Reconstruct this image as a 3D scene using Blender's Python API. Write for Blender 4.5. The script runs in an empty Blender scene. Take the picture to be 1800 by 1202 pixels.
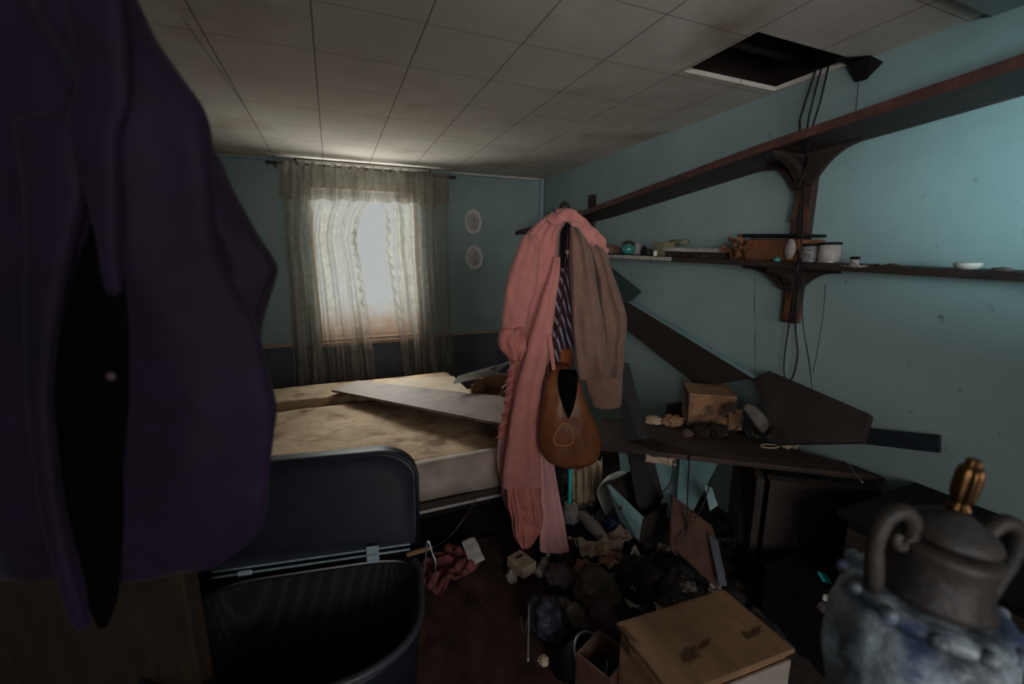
import bpy, bmesh, math, random
import numpy as np
from mathutils import Vector, Matrix, noise

S = bpy.context.scene
COL = S.collection
R = math.radians
# ------------------------------------------------------------------ camera
YAW, PITCH, CAMH = R(22.6), R(11.1), 1.5
cam = bpy.data.cameras.new('camera')
cam.sensor_width = 36.0
cam.lens = 36.0 * 750.0 / 1800.0
cam.clip_start = 0.02
cam.dof.use_dof = True
cam.dof.focus_distance = 2.5
cam.dof.aperture_fstop = 1.8
camo = bpy.data.objects.new('camera', cam)
COL.objects.link(camo)
camo.location = (0, 0, CAMH)
camo.rotation_euler = (R(90) - PITCH, 0, -YAW)
S.camera = camo
# ------------------------------------------------------------------ world, lights, exposure
W = bpy.data.worlds.new('overcast_sky')
W.use_nodes = True
S.world = W
bg = W.node_tree.nodes['Background']
bg.inputs[0].default_value = (0.98, 0.99, 1.0, 1)
bg.inputs[1].default_value = 0.72
S.view_settings.view_transform = 'Standard'
S.view_settings.look = 'None'
S.view_settings.gamma = 1.0
S.view_settings.use_curve_mapping = False
S.view_settings.exposure = 0.0


def area(name, loc, target, sx, sy, power, col, spread=180, portal=False):
    l = bpy.data.lights.new(name, 'AREA')
    l.shape = 'RECTANGLE'
    l.size, l.size_y = sx, sy
    l.energy = power
    l.color = col
    l.spread = R(spread)
    o = bpy.data.objects.new(name, l)
    COL.objects.link(o)
    o.location = loc
    d = Vector(target) - Vector(loc)
    o.rotation_euler = d.to_track_quat('-Z', 'Y').to_euler()
    if portal:
        l.cycles.is_portal = True
    return o


# added lamps for daylight outside the far window: high sky above, pale ground below
area('window_daylight_portal', (0.31, 4.30, 1.43), (0.31, 0, 1.43), 0.94, 1.40, 1, (1, 1, 1), portal=True)
area('sky_outside', (0.20, 7.6, 3.75), (0.35, 3.0, 0.9), 3.0, 1.6, 1300, (0.98, 0.97, 0.95))
area('ground_outside', (0.30, 5.10, 0.02), (0.40, 3.6, 1.9), 2.6, 0.8, 240, (1.0, 0.97, 0.92))
# daylight assumed to come down a hall through an unseen doorway behind the photographer
area('assumed_doorway_light', (0.30, -2.9, 1.55), (0.60, 2, 1.55), 1.5, 1.3, 46, (1.0, 0.96, 0.92))
# added fill lamp brightening the shelf wall, set before a made-up window
area('shelf_wall_fill', (-0.62, -1.12, 1.62), (2.08, 2.30, 1.85), 0.55, 0.7, 2.6, (0.96, 0.98, 0.97), spread=46)
# added narrow cool lamp in the room brightens the shelf wall, source assumed
area('added_side_beam', (0.55, -1.1, 1.60), (2.08, 0.48, 1.76), 0.22, 0.3, 1.8, (0.55, 0.90, 1.0), spread=27)

# ------------------------------------------------------------------ geometry helpers
FWD = Vector((math.sin(YAW) * math.cos(PITCH), math.cos(YAW) * math.cos(PITCH), -math.sin(PITCH)))
RGT = Vector((math.cos(YAW), -math.sin(YAW), 0))
UPV = RGT.cross(FWD)
EYE = Vector((0, 0, CAMH))
FH = Vector((math.sin(YAW), math.cos(YAW), 0))


def ray(px, py):
    return RGT * ((px - 900) / 750) + UPV * ((601 - py) / 750) + FWD


def at(px, py, ax, v):
    d = ray(px, py)
    return EYE + d * ((v - EYE[ax]) / d[ax])


def D(px, py, depth):
    return EYE + ray(px, py) * depth


def DH(px, py, k):
    """point on that sight line in the upright plane k metres ahead"""
    return D(px, py, k / (math.cos(PITCH) + math.sin(PITCH) * (601 - py) / 750))


def V(px, py, d):
    return DH(px, py, d * 0.9)


def org(o):
    v = Vector((0, 0, 0))
    while o:
        v = v + o.location
        o = o.parent
    return v


def tag(o, label, cat=None, group=None, kind=None):
    if label:
        o['label'] = label
    if cat:
        o['category'] = cat
    if group:
        o['group'] = group
    if kind:
        o['kind'] = kind
    return o


def thing(name, label, cat, loc=(0, 0, 0), group=None):
    o = bpy.data.objects.new(name, None)
    o.empty_display_size = 0.05
    COL.objects.link(o)
    o.location = loc
    return tag(o, label, cat, group)


def obj(name, bm, mat, parent=None, label=None, cat=None, group=None, kind=None, smooth=True, bevel=0.0, sub=0, solid=0.0, thr=None):
    bmesh.ops.recalc_face_normals(bm, faces=bm.faces)
    if parent is not None:
        o0 = org(parent)
    else:
        xs = [v.co for v in bm.verts]
        o0 = Vector(((min(v.x for v in xs) + max(v.x for v in xs)) / 2, (min(v.y for v in xs) + max(v.y for v in xs)) / 2, min(v.z for v in xs)))
    for v in bm.verts:
        v.co -= o0
    me = bpy.data.meshes.new(name)
    bm.to_mesh(me)
    bm.free()
    for p in me.polygons:
        p.use_smooth = smooth
    me.materials.append(mat)
    o = bpy.data.objects.new(name, me)
    COL.objects.link(o)
    if parent is not None:
        o.parent = parent
    else:
        o.location = o0
    if solid:
        m = o.modifiers.new('thick', 'SOLIDIFY')
        m.thickness = solid
        m.offset = 0
    if bevel:
        m = o.modifiers.new('edge', 'BEVEL')
        m.width = bevel
        m.segments = 2
        m.limit_method = 'ANGLE'
        m.angle_limit = R(40)
    if sub:
        m = o.modifiers.new('smooth', 'SUBSURF')
        m.levels = sub
        m.render_levels = sub
    tag(o, label, cat, group, kind)
    return o


def hexa(bm, c):
    """eight corners: bottom ring of four then top ring of four"""
    v = [bm.verts.new(p) for p in c]
    for f in ((0, 3, 2, 1), (4, 5, 6, 7), (0, 1, 5, 4), (1, 2, 6, 5), (2, 3, 7, 6), (3, 0, 4, 7)):
        bm.faces.new([v[i] for i in f])
    return bm


def box(bm, lo, hi):
    (a, b, c), (d, e, f) = lo, hi
    return hexa(bm, [(a, b, c), (d, b, c), (d, e, c), (a, e, c), (a, b, f), (d, b, f), (d, e, f), (a, e, f)])


def slab(bm, quad, thick):
    """board from four corners in order, thickened by the vector thick"""
    q = [Vector(p) for p in quad]
    t = Vector(thick)
    return hexa(bm, q + [p + t for p in q])


def obox(bm, o, ax, ay, az):
    o, ax, ay, az = Vector(o), Vector(ax), Vector(ay), Vector(az)
    return hexa(bm, [o, o + ax, o + ax + ay, o + ay, o + az, o + ax + az, o + ax + ay + az, o + ay + az])


def loft(bm, rings, caps=True, closed=True):
    vs = [[bm.verts.new(p) for p in r] for r in rings]
    n = len(vs[0])
    for a, b in zip(vs[:-1], vs[1:]):
        for i in range(n if closed else n - 1):
            j = (i + 1) % n
            bm.faces.new((a[i], a[j], b[j], b[i]))
    if caps and closed:
        bm.faces.new(vs[0][::-1])
        bm.faces.new(vs[-1])
    return bm


def smooth_path(pts, n):
    P = [Vector(p) for p in pts]
    if len(P) == 2:
        return [P[0].lerp(P[1], i / (n - 1)) for i in range(n)]
    out = []
    m = len(P) - 1
    for i in range(n):
        t = i / (n - 1) * m
        k = min(int(t), m - 1)
        u = t - k
        p0, p1, p2, p3 = P[max(k - 1, 0)], P[k], P[k + 1], P[min(k + 2, m)]
        out.append(0.5 * ((2 * p1) + (p2 - p0) * u + (2 * p0 - 5 * p1 + 4 * p2 - p3) * u * u + (3 * p1 - p0 - 3 * p2 + p3) * u ** 3))
    return out


def tube(bm, pts, r, n=24, seg=8, flat=1.0, smooth=True):
    """tube along a path; r a number or one radius per control point"""
    P = smooth_path(pts, n) if smooth else [Vector(p) for p in pts]
    n = len(P)
    rr = [r] * n if not isinstance(r, (list, tuple)) else [float(np.interp(i / (n - 1), np.linspace(0, 1, len(r)), r)) for i in range(n)]
    rings = []
    nrm = None
    for i in range(n):
        t = (P[min(i + 1, n - 1)] - P[max(i - 1, 0)]).normalized()
        if nrm is None:
            nrm = t.orthogonal().normalized()
        nrm = (nrm - t * nrm.dot(t)).normalized()
        b = t.cross(nrm)
        rings.append([P[i] + (nrm * math.cos(2 * math.pi * k / seg) + b * math.sin(2 * math.pi * k / seg) * flat) * rr[i] for k in range(seg)])
    return loft(bm, rings)


def lathe(bm, prof, c=(0, 0, 0), seg=32, M=None, cap=True):
    c = Vector(c)
    rings = []
    for r, z in prof:
        ring = []
        for k in range(seg):
            a = 2 * math.pi * k / seg
            p = Vector((r * math.cos(a), r * math.sin(a), z))
            if M is not None:
                p = M @ p
            ring.append(c + p)
        rings.append(ring)
    return loft(bm, rings, caps=cap)


def BM():
    return bmesh.new()


def blob(c, size, seed, amp=0.25, freq=2.2, sub=4, flat=0.0, M=None):
    """crumpled closed lump resting on its flattened base; c is the base centre"""
    bm = BM()
    bmesh.ops.create_icosphere(bm, subdivisions=sub, radius=1.0)
    sx, sy, sz = size
    off = Vector((seed * 7.3, seed * 3.1, seed * 1.7))
    for v in bm.verts:
        d = v.co.normalized()
        k = 1 + amp * (noise.noise(d * freq + off) + 0.6 * (abs(noise.noise(d * freq * 2.3 + off)) * 2 - 0.5) + 0.25 * noise.noise(d * freq * 6 + off))
        p = d * k
        z = p.z
        if z < -0.35:
            z = -0.35 - (z + 0.35) * 0.05
        q = Vector((p.x * sx / 2, p.y * sy / 2, (z + 0.35) * sz / 1.35))
        if M is not None:
            q = M @ q
        v.co = Vector(c) + q
    return bm


def sheet(c, lx, ly, rot, seed, amp=0.02, freq=6, n=22, tilt=(0, 0), curl=0.0):
    """crumpled sheet of paper or cloth"""
    bm = BM()
    M = Matrix.Rotation(rot, 3, 'Z') @ Matrix.Rotation(tilt[0], 3, 'X') @ Matrix.Rotation(tilt[1], 3, 'Y')
    off = Vector((seed * 5.1, seed * 2.3, 0))
    g = []
    for i in range(n):
        row = []
        for j in range(n):
            x, y = (i / (n - 1) - 0.5) * lx, (j / (n - 1) - 0.5) * ly
            z = amp * (abs(noise.noise(Vector((x, y, 0)) * freq + off)) * 1.6 + 0.5 * noise.noise(Vector((x, y, 3)) * freq * 2.5 + off)) + curl * (x / lx * 2) ** 2 * lx * 0.5
            row.append(bm.verts.new(Vector(c) + M @ Vector((x, y, z))))
        g.append(row)
    for i in range(n - 1):
        for j in range(n - 1):
            bm.faces.new((g[i][j], g[i + 1][j], g[i + 1][j + 1], g[i][j + 1]))
    return bm


def cloth(rows, depth, thick, folds=(), n=56, m=44, wr=0.006, wf=9.0, seed=0, back=1.0):
    """hanging garment piece as a closed shell. rows: (py, left px, right px[, depth]) at that distance"""
    rows = sorted(rows)
    ys = [r[0] for r in rows]
    dd = [r[3] if len(r) > 3 else depth for r in rows]
    rings = []
    off = Vector((seed * 3.7, seed * 1.9, seed * 5.3))
    Y = np.linspace(ys[0], ys[-1], m)
    XL = np.interp(Y, ys, [r[1] for r in rows])
    XR = np.interp(Y, ys, [r[2] for r in rows])
    DD = np.interp(Y, ys, dd)
    k = np.array([0.25, 0.5, 0.25])
    for A in (XL, XR, DD):
        B = np.convolve(np.pad(A, 1, mode='edge'), k, mode='valid')
        A[1:-1] = B[1:-1]
    for i in range(m):
        pl, pr = V(XL[i], Y[i], DD[i]), V(XR[i], Y[i], DD[i])
        c = (pl + pr) / 2
        h = (pr - pl) / 2
        edge = min(1.0, 0.35 + min(i, m - 1 - i) / (m * 0.12))
        ring = []
        for q in range(n):
            a = 2 * math.pi * q / n
            cs, sn = math.cos(a), math.sin(a)
            ex = math.copysign(abs(cs) ** 0.8, cs)
            ey = math.copysign(abs(sn) ** 0.8, sn)
            f = 0.0
            tv = i / (m - 1)
            u = (ex + 1) / 2
            for fr, am, ph, sl in folds:
                f += am * math.sin(fr * u * 2 * math.pi + ph + sl * tv + 1.6 * noise.noise(Vector((u * 2.5, tv * 2.2, seed + fr)))) * (0.7 + 0.9 * noise.noise(Vector((u * 3, tv * 3, seed * 2 + fr))))
            p = c + h * ex + FH * (ey * thick * edge * (back if ey > 0 else 1.0))
            side = -1.0 if ey < 0 else 0.6
            p = p + FH * (f * side * (abs(ey) ** 0.5))
            w = noise.noise(p * wf + off) + 0.5 * noise.noise(p * wf * 2.4 + off)
            p = p + FH * (w * wr * side) + h.normalized() * (noise.noise(p * wf * 0.7 + off * 2) * wr * 0.8)
            ring.append(p)
        rings.append(ring)
    bm = BM()
    loft(bm, rings)
    return bm


# ------------------------------------------------------------------ materials
def mat(name, c, c2=None, scale=6.0, rough=0.8, bump=0.0, bscale=40.0, metal=0.0, stretch=None, spec=0.3, lo=0.35, hi=0.65, sheen=0.0):
    m = bpy.data.materials.new(name)
    m.use_nodes = True
    nt = m.node_tree
    b = nt.nodes['Principled BSDF']
    b.inputs['Roughness'].default_value = rough
    b.inputs['Metallic'].default_value = metal
    b.inputs['Specular IOR Level'].default_value = spec
    if sheen:
        b.inputs['Sheen Weight'].default_value = sheen
    tc = nt.nodes.new('ShaderNodeTexCoord')
    mp = nt.nodes.new('ShaderNodeMapping')
    nt.links.new(tc.outputs['Object'], mp.inputs[0])
    if stretch:
        mp.inputs['Scale'].default_value = stretch
    no = nt.nodes.new('ShaderNodeTexNoise')
    no.inputs['Scale'].default_value = scale
    no.inputs['Detail'].default_value = 6
    no.inputs['Roughness'].default_value = 0.65
    nt.links.new(mp.outputs[0], no.inputs['Vector'])
    cr = nt.nodes.new('ShaderNodeValToRGB')
    cr.color_ramp.elements[0].position = lo
    cr.color_ramp.elements[1].position = hi
    c2 = c2 or tuple(x * 0.75 for x in c)
    cr.color_ramp.elements[0].color = (*c2, 1)
    cr.color_ramp.elements[1].color = (*c, 1)
    nt.links.new(no.outputs['Fac'], cr.inputs[0])
    nt.links.new(cr.outputs[0], b.inputs['Base Color'])
    if bump:
        n2 = nt.nodes.new('ShaderNodeTexNoise')
        n2.inputs['Scale'].default_value = bscale
        n2.inputs['Detail'].default_value = 4
        nt.links.new(mp.outputs[0], n2.inputs['Vector'])
        bp = nt.nodes.new('ShaderNodeBump')
        bp.inputs['Strength'].default_value = bump
        bp.inputs['Distance'].default_value = 0.01
        nt.links.new(n2.outputs['Fac'], bp.inputs['Height'])
        nt.links.new(bp.outputs[0], b.inputs['Normal'])
    return m


def mixin(m, col, kind, fac_lo, fac_hi, scale=3.0, stretch=(1, 1, 1)):
    """adds a second layer of shaped stains over a mat() material"""
    nt = m.node_tree
    b = nt.nodes['Principled BSDF']
    src = b.inputs['Base Color'].links[0].from_socket
    mx = nt.nodes.new('ShaderNodeMix')
    mx.data_type = 'RGBA'
    tc = nt.nodes.new('ShaderNodeTexCoord')
    mp = nt.nodes.new('ShaderNodeMapping')
    mp.inputs['Scale'].default_value = stretch
    nt.links.new(tc.outputs['Object'], mp.inputs[0])
    if kind == 'noise':
        t = nt.nodes.new('ShaderNodeTexNoise')
        t.inputs['Scale'].default_value = scale
        t.inputs['Detail'].default_value = 5
        out = t.outputs['Fac']
    else:
        t = nt.nodes.new('ShaderNodeTexVoronoi')
        t.inputs['Scale'].default_value = scale
        out = t.outputs['Distance']
    nt.links.new(mp.outputs[0], t.inputs['Vector'])
    mr = nt.nodes.new('ShaderNodeMapRange')
    mr.inputs['From Min'].default_value = fac_lo
    mr.inputs['From Max'].default_value = fac_hi
    nt.links.new(out, mr.inputs[0])
    nt.links.new(mr.outputs[0], mx.inputs['Factor'])
    nt.links.new(src, mx.inputs['A'])
    mx.inputs['B'].default_value = (*col, 1)
    nt.links.new(mx.outputs['Result'], b.inputs['Base Color'])
    return m


def sheer(name, c, c2, through=0.5, clear=0.12, scale=18.0):
    """thin woven cloth that lets light through"""
    m = bpy.data.materials.new(name)
    m.use_nodes = True
    nt = m.node_tree
    nt.nodes.remove(nt.nodes['Principled BSDF'])
    out = nt.nodes['Material Output']
    tc = nt.nodes.new('ShaderNodeTexCoord')
    no = nt.nodes.new('ShaderNodeTexNoise')
    no.inputs['Scale'].default_value = scale
    no.inputs['Detail'].default_value = 7
    no.inputs['Roughness'].default_value = 0.75
    nt.links.new(tc.outputs['Object'], no.inputs['Vector'])
    cr = nt.nodes.new('ShaderNodeValToRGB')
    cr.color_ramp.elements[0].position = 0.35
    cr.color_ramp.elements[1].position = 0.65
    cr.color_ramp.elements[0].color = (*c2, 1)
    cr.color_ramp.elements[1].color = (*c, 1)
    nt.links.new(no.outputs['Fac'], cr.inputs[0])
    df = nt.nodes.new('ShaderNodeBsdfDiffuse')
    tl = nt.nodes.new('ShaderNodeBsdfTranslucent')
    tp = nt.nodes.new('ShaderNodeBsdfTransparent')
    nt.links.new(cr.outputs[0], df.inputs[0])
    nt.links.new(cr.outputs[0], tl.inputs[0])
    m1 = nt.nodes.new('ShaderNodeMixShader')
    m1.inputs[0].default_value = through
    nt.links.new(df.outputs[0], m1.inputs[1])
    nt.links.new(tl.outputs[0], m1.inputs[2])
    m2 = nt.nodes.new('ShaderNodeMixShader')
    mp = nt.nodes.new('ShaderNodeMapping')
    mp.inputs['Scale'].default_value = (1, 1, 0.05)
    nt.links.new(tc.outputs['Object'], mp.inputs[0])
    n2 = nt.nodes.new('ShaderNodeTexNoise')
    n2.inputs['Scale'].default_value = 22
    n2.inputs['Detail'].default_value = 4
    nt.links.new(mp.outputs[0], n2.inputs['Vector'])
    mr = nt.nodes.new('ShaderNodeMapRange')
    mr.inputs['From Min'].default_value = 0.38
    mr.inputs['From Max'].default_value = 0.60
    mr.inputs['To Min'].default_value = clear * 0.1
    mr.inputs['To Max'].default_value = clear * 2.3
    n3 = nt.nodes.new('ShaderNodeTexNoise')
    n3.inputs['Scale'].default_value = 7.5
    nt.links.new(mp.outputs[0], n3.inputs['Vector'])
    ad = nt.nodes.new('ShaderNodeMath'); ad.operation = 'ADD'
    nt.links.new(n2.outputs['Fac'], ad.inputs[0]); nt.links.new(n3.outputs['Fac'], ad.inputs[1])
    hf = nt.nodes.new('ShaderNodeMath'); hf.operation = 'MULTIPLY'; hf.inputs[1].default_value = 0.5
    nt.links.new(ad.outputs[0], hf.inputs[0])
    nt.links.new(hf.outputs[0], mr.inputs[0])
    nt.links.new(mr.outputs[0], m2.inputs[0])
    nt.links.new(m1.outputs[0], m2.inputs[1])
    nt.links.new(tp.outputs[0], m2.inputs[2])
    nt.links.new(m2.outputs[0], out.inputs[0])
    return m


TEAL = (0.25, 0.335, 0.33)
M_wall = mixin(mat('teal_wall_paint', TEAL, (0.21, 0.29, 0.288), 2.2, 0.75, 0.12, 120), (0.05, 0.07, 0.07), 'noise', 0.68, 0.80, 16.0)
M_wains = mat('grey_wainscot', (0.10, 0.115, 0.135), (0.07, 0.08, 0.095), 3, 0.7)
M_trim = mat('bare_trim', (0.42, 0.32, 0.24), (0.30, 0.22, 0.17), 9, 0.7)
M_white = mat('white_paint', (0.62, 0.62, 0.58), (0.45, 0.45, 0.42), 10, 0.55)
M_dwood = mat('dark_wood', (0.036, 0.024, 0.020), (0.016, 0.011, 0.010), 5, 0.6, 0.15, 60, stretch=(1, 1, 6))
M_shelf = mixin(mat('shelf_wood', (0.036, 0.023, 0.019), (0.018, 0.012, 0.011), 6, 0.6, 0.1, 50, stretch=(6, 1, 6)), (0.10, 0.045, 0.034), 'noise', 0.58, 0.78, 4, (4, 1, 8))
M_black = mat('black_stuff', (0.009, 0.009, 0.010), (0.005, 0.005, 0.006), 8, 0.75, spec=0.15)
M_brownbox = mixin(mat('pale_plywood', (0.25, 0.145, 0.075), (0.18, 0.10, 0.055), 7, 0.65, 0.1, 60, stretch=(3, 1, 1)), (0.06, 0.03, 0.02), 'noise', 0.66, 0.74, 6, (1, 2, 1))
M_cream = mat('cream_edge', (0.33, 0.29, 0.25), (0.24, 0.21, 0.18), 12, 0.6)
M_tan = mat('tan_card', (0.36, 0.20, 0.11), (0.22, 0.11, 0.06), 9, 0.8, 0.15, 50)
M_paper = mat('old_paper', (0.46, 0.36, 0.26), (0.30, 0.22, 0.15), 12, 0.85, 0.1, 60)
M_wpaper = mat('grey_paper', (0.42, 0.38, 0.36), (0.26, 0.23, 0.22), 14, 0.85)
M_pink = mat('salmon_terry', (0.46, 0.175, 0.155), (0.38, 0.138, 0.122), 14, 0.95, 0.3, 260, sheen=0.15)
M_pinklt = mat('rose_cotton', (0.58, 0.30, 0.295), (0.50, 0.24, 0.24), 10, 0.95, 0.15, 200)
M_pinkdk = mat('salmon_gauze', (0.46, 0.165, 0.14), (0.34, 0.11, 0.095), 8, 0.95, 0.3, 90, stretch=(3, 3, 0.4))
M_taupe = mat('taupe_wool', (0.175, 0.095, 0.070), (0.13, 0.070, 0.052), 12, 0.95, 0.25, 240, sheen=0.1)
M_leather = mixin(mat('tan_leather', (0.19, 0.068, 0.024), (0.115, 0.037, 0.015), 6, 0.42, 0.15, 90), (0.05, 0.018, 0.01), 'noise', 0.58, 0.8, 5)
M_dleather = mat('dark_leather', (0.05, 0.022, 0.014), None, 8, 0.5)
M_purple = mat('plum_cloth', (0.016, 0.0032, 0.027), (0.005, 0.0014, 0.008), 3, 0.75, 0.1, 200, sheen=0.05)
M_lining = mat('black_lining', (0.004, 0.0035, 0.0045), None, 4, 1.0, spec=0.0)
M_navy = mat('navy_vinyl', (0.007, 0.010, 0.019), (0.0045, 0.0065, 0.012), 14, 0.45, 0.05, 160)
M_rim = mat('grey_rim', (0.040, 0.045, 0.057), (0.022, 0.025, 0.031), 8, 0.4)
M_chrome = mat('worn_chrome', (0.62, 0.70, 0.74), (0.35, 0.40, 0.44), 30, 0.25, metal=1.0)
M_zinc = mat('zinc_plate', (0.36, 0.46, 0.52), (0.2, 0.27, 0.31), 60, 0.4, metal=0.2)
M_steel = mat('dull_steel', (0.45, 0.46, 0.48), None, 30, 0.4, metal=0.8)
M_turq = mat('turquoise_plastic', (0.05, 0.62, 0.60), (0.04, 0.5, 0.5), 8, 0.4)
M_tealpaint = mixin(mat('teal_furniture_paint', (0.22, 0.36, 0.37), (0.15, 0.25, 0.26), 6, 0.6), (0.05, 0.06, 0.06), 'noise', 0.62, 0.75, 7)
M_rust = mat('rust_board', (0.115, 0.055, 0.034), (0.065, 0.032, 0.022), 7, 0.75, 0.1, 40)
M_blue = mat('blue_plastic', (0.02, 0.04, 0.12), None, 6, 0.3)
M_heap = mat('grey_rag', (0.15, 0.125, 0.105), (0.065, 0.052, 0.045), 9, 0.95, 0.3, 60)
M_bluegrey = mat('bluegrey_bag', (0.055, 0.062, 0.085), (0.025, 0.027, 0.038), 6, 0.45, 0.1, 30)
M_mauve = mat('mauve_bag', (0.105, 0.065, 0.07), None, 5, 0.8)
M_debris = mixin(mat('dark_rubbish', (0.028, 0.020, 0.016), (0.010, 0.008, 0.007), 14, 0.95, 0.6, 40), (0.11, 0.075, 0.05), 'noise', 0.62, 0.72, 16)
M_rug = mixin(mat('rust_rug', (0.062, 0.030, 0.020), (0.032, 0.015, 0.011), 4, 0.95, 0.4, 120), (0.014, 0.007, 0.006), 'noise', 0.52, 0.75, 5)
M_floor = mat('dirty_floor', (0.030, 0.020, 0.016), (0.014, 0.010, 0.008), 5, 0.8, 0.3, 30)
M_string = mat('black_cord', (0.012, 0.010, 0.010), None, 8, 0.5)
M_web = mat('dusty_thread', (0.20, 0.20, 0.19), None, 8, 0.9)
M_gold = mat('gilt_metal', (0.15, 0.075, 0.026), (0.035, 0.018, 0.010), 20, 0.3, metal=0.9)
M_jar = mat('teal_glaze', (0.04, 0.22, 0.19), (0.03, 0.15, 0.14), 8, 0.2, spec=0.6)
M_orange = mat('orange_brown', (0.17, 0.065, 0.03), (0.08, 0.028, 0.014), 10, 0.5, 0.3, 40)
M_tin = mixin(mat('faded_label', (.26, .25, .25), (.17, .16, .16), 14, .6), (.08, .07, .07), 'noise', .55, .65, 40, (1, 1, 3))
M_green = mat('sage_box', (0.20, 0.20, 0.12), None, 10, 0.7)


# ceiling tiles: fibreboard squares with thin seams, stained brown
def ceiling_mat():
    m = mat('ceiling_tile', (0.62, 0.58, 0.52), (0.50, 0.46, 0.41), 1.6, 0.9, 0.25, 160)
    mixin(m, (0.30, 0.235, 0.18), 'noise', 0.56, 0.76, 1.4)
    nt = m.node_tree
    b = nt.nodes['Principled BSDF']
    src = b.inputs['Base Color'].links[0].from_socket
    tc = nt.nodes.new('ShaderNodeTexCoord')
    sp = nt.nodes.new('ShaderNodeSeparateXYZ')
    nt.links.new(tc.outputs['Object'], sp.inputs[0])
    fac = []
    for ax, off, wid in (('X', CEIL_O[0], 0.0055), ('Y', CEIL_O[1], 0.0038)):
        a = nt.nodes.new('ShaderNodeMath'); a.operation = 'ADD'; a.inputs[1].default_value = 20 * 0.366 - off
        nt.links.new(sp.outputs[ax], a.inputs[0])
        d = nt.nodes.new('ShaderNodeMath'); d.operation = 'PINGPONG'; d.inputs[1].default_value = 0.183
        nt.links.new(a.outputs[0], d.inputs[0])
        c = nt.nodes.new('ShaderNodeMath'); c.operation = 'LESS_THAN'; c.inputs[1].default_value = wid / 2
        nt.links.new(d.outputs[0], c.inputs[0])
        fac.append(c)
    mxm = nt.nodes.new('ShaderNodeMath'); mxm.operation = 'MAXIMUM'
    nt.links.new(fac[0].outputs[0], mxm.inputs[0])
    nt.links.new(fac[1].outputs[0], mxm.inputs[1])
    sc = nt.nodes.new('ShaderNodeMath'); sc.operation = 'MULTIPLY'; sc.inputs[1].default_value = 0.8
    nt.links.new(mxm.outputs[0], sc.inputs[0])
    mx = nt.nodes.new('ShaderNodeMix'); mx.data_type = 'RGBA'
    nt.links.new(sc.outputs[0], mx.inputs['Factor'])
    nt.links.new(src, mx.inputs['A'])
    mx.inputs['B'].default_value = (0.10, 0.065, 0.055, 1)
    nt.links.new(mx.outputs['Result'], b.inputs['Base Color'])
    return m


# ------------------------------------------------------------------ room shell
RX, LX, BY, NY, CZ = 2.083, -1.35, 4.164, -1.2, 2.30
TH = 0.12


def struct(name, bm, m, **k):
    k.setdefault('smooth', False)
    return obj(name, bm, m, kind='structure', **k)


bm = BM(); box(bm, (LX - TH, NY - TH, -0.1), (RX + TH, BY + TH, 0.0)); struct('floor', bm, M_floor)
# ceiling with the open hatch
HX0, HX1, HY0, HY1 = 1.48, 2.06, 1.25, 1.61
bm = BM()
for lo, hi in (((LX - TH, NY - TH), (RX + TH, HY0)), ((LX - TH, HY1), (RX + TH, BY + TH)), ((LX - TH, HY0), (HX0, HY1)), ((HX1, HY0), (RX + TH, HY1))):
    box(bm, (*lo, CZ), (*hi, CZ + 0.02))
ceil_c = ((LX + RX) / 2, (NY + BY) / 2)
CEIL_O = ((0.0 - ceil_c[0]), (2.020 - ceil_c[1]))
struct('ceiling', bm, ceiling_mat())
bm = BM()
for lo, hi in (((HX0 - .15, HY0 - .15, 2.8), (HX1 + .14, HY1 + .15, 2.82)), ((HX0 - .15, HY0 - .15, 2.33), (HX0 - .13, HY1 + .15, 2.8)),
               ((HX1 + .12, HY0 - .15, 2.33), (HX1 + .14, HY1 + .15, 2.8)), ((HX0 - .13, HY0 - .15, 2.33), (HX1 + .12, HY0 - .13, 2.8)), ((HX0 - .13, HY1 + .13, 2.33), (HX1 + .12, HY1 + .15, 2.8))):
    box(bm, lo, hi)
struct('ceiling_void', bm, M_dwood)
for k, yy in enumerate((1.33, 1.53)):
    bm = BM(); box(bm, (HX0 - .12, yy, 2.42), (HX1 + .11, yy + .045, 2.56)); struct('trim_%d' % (10 + k), bm, M_dwood)
# back wall with the window opening
WX0, WX1, WZ0, WZ1 = -0.16, 0.78, 0.735, 2.13
bm = BM()
box(bm, (LX - TH, BY, 0.75), (WX0, BY + TH, CZ)); box(bm, (WX1, BY, 0.75), (RX + TH, BY + TH, CZ)); box(bm, (WX0, BY, WZ1), (WX1, BY + TH, CZ))
struct('wall_back', bm, M_wall)
bm = BM(); box(bm, (LX - TH, BY, 0), (RX + TH, BY + TH, WZ0)); struct('wall_back_lower', bm, M_wains)
bm = BM(); box(bm, (RX, NY - TH, 0), (RX + TH, BY, CZ)); struct('wall_right', bm, M_wall)
bm = BM(); box(bm, (LX - TH, NY - TH, 0), (LX, BY, CZ)); struct('wall_left', bm, M_wall)
bm = BM(); box(bm, (LX, NY - TH, 0), (-1.0, NY, CZ)); box(bm, (-1.0, NY - TH, 0), (-.25, NY, 1.2)); box(bm, (-1.0, NY - TH, 2.05), (-.25, NY, CZ)); box(bm, (-.25, NY - TH, 0), (-0.05, NY, CZ)); box(bm, (1.40, NY - TH, 0), (RX, NY, CZ)); box(bm, (-0.05, NY - TH, 2.1), (1.40, NY, CZ)); struct('wall_near', bm, M_wall)  # doorway is assumed; opening left of it is added for the shelf wall fill lamp
bm = BM(); box(bm, (-0.11, NY - .02, 0), (-0.05, NY + .02, 2.14)); box(bm, (1.40, NY - .02, 0), (1.46, NY + .02, 2.14)); box(bm, (-0.05, NY - .02, 2.1), (1.40, NY + .02, 2.14)); struct('assumed_door', bm, M_white)  # unseen door frame, assumed around the doorway behind the camera
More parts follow.
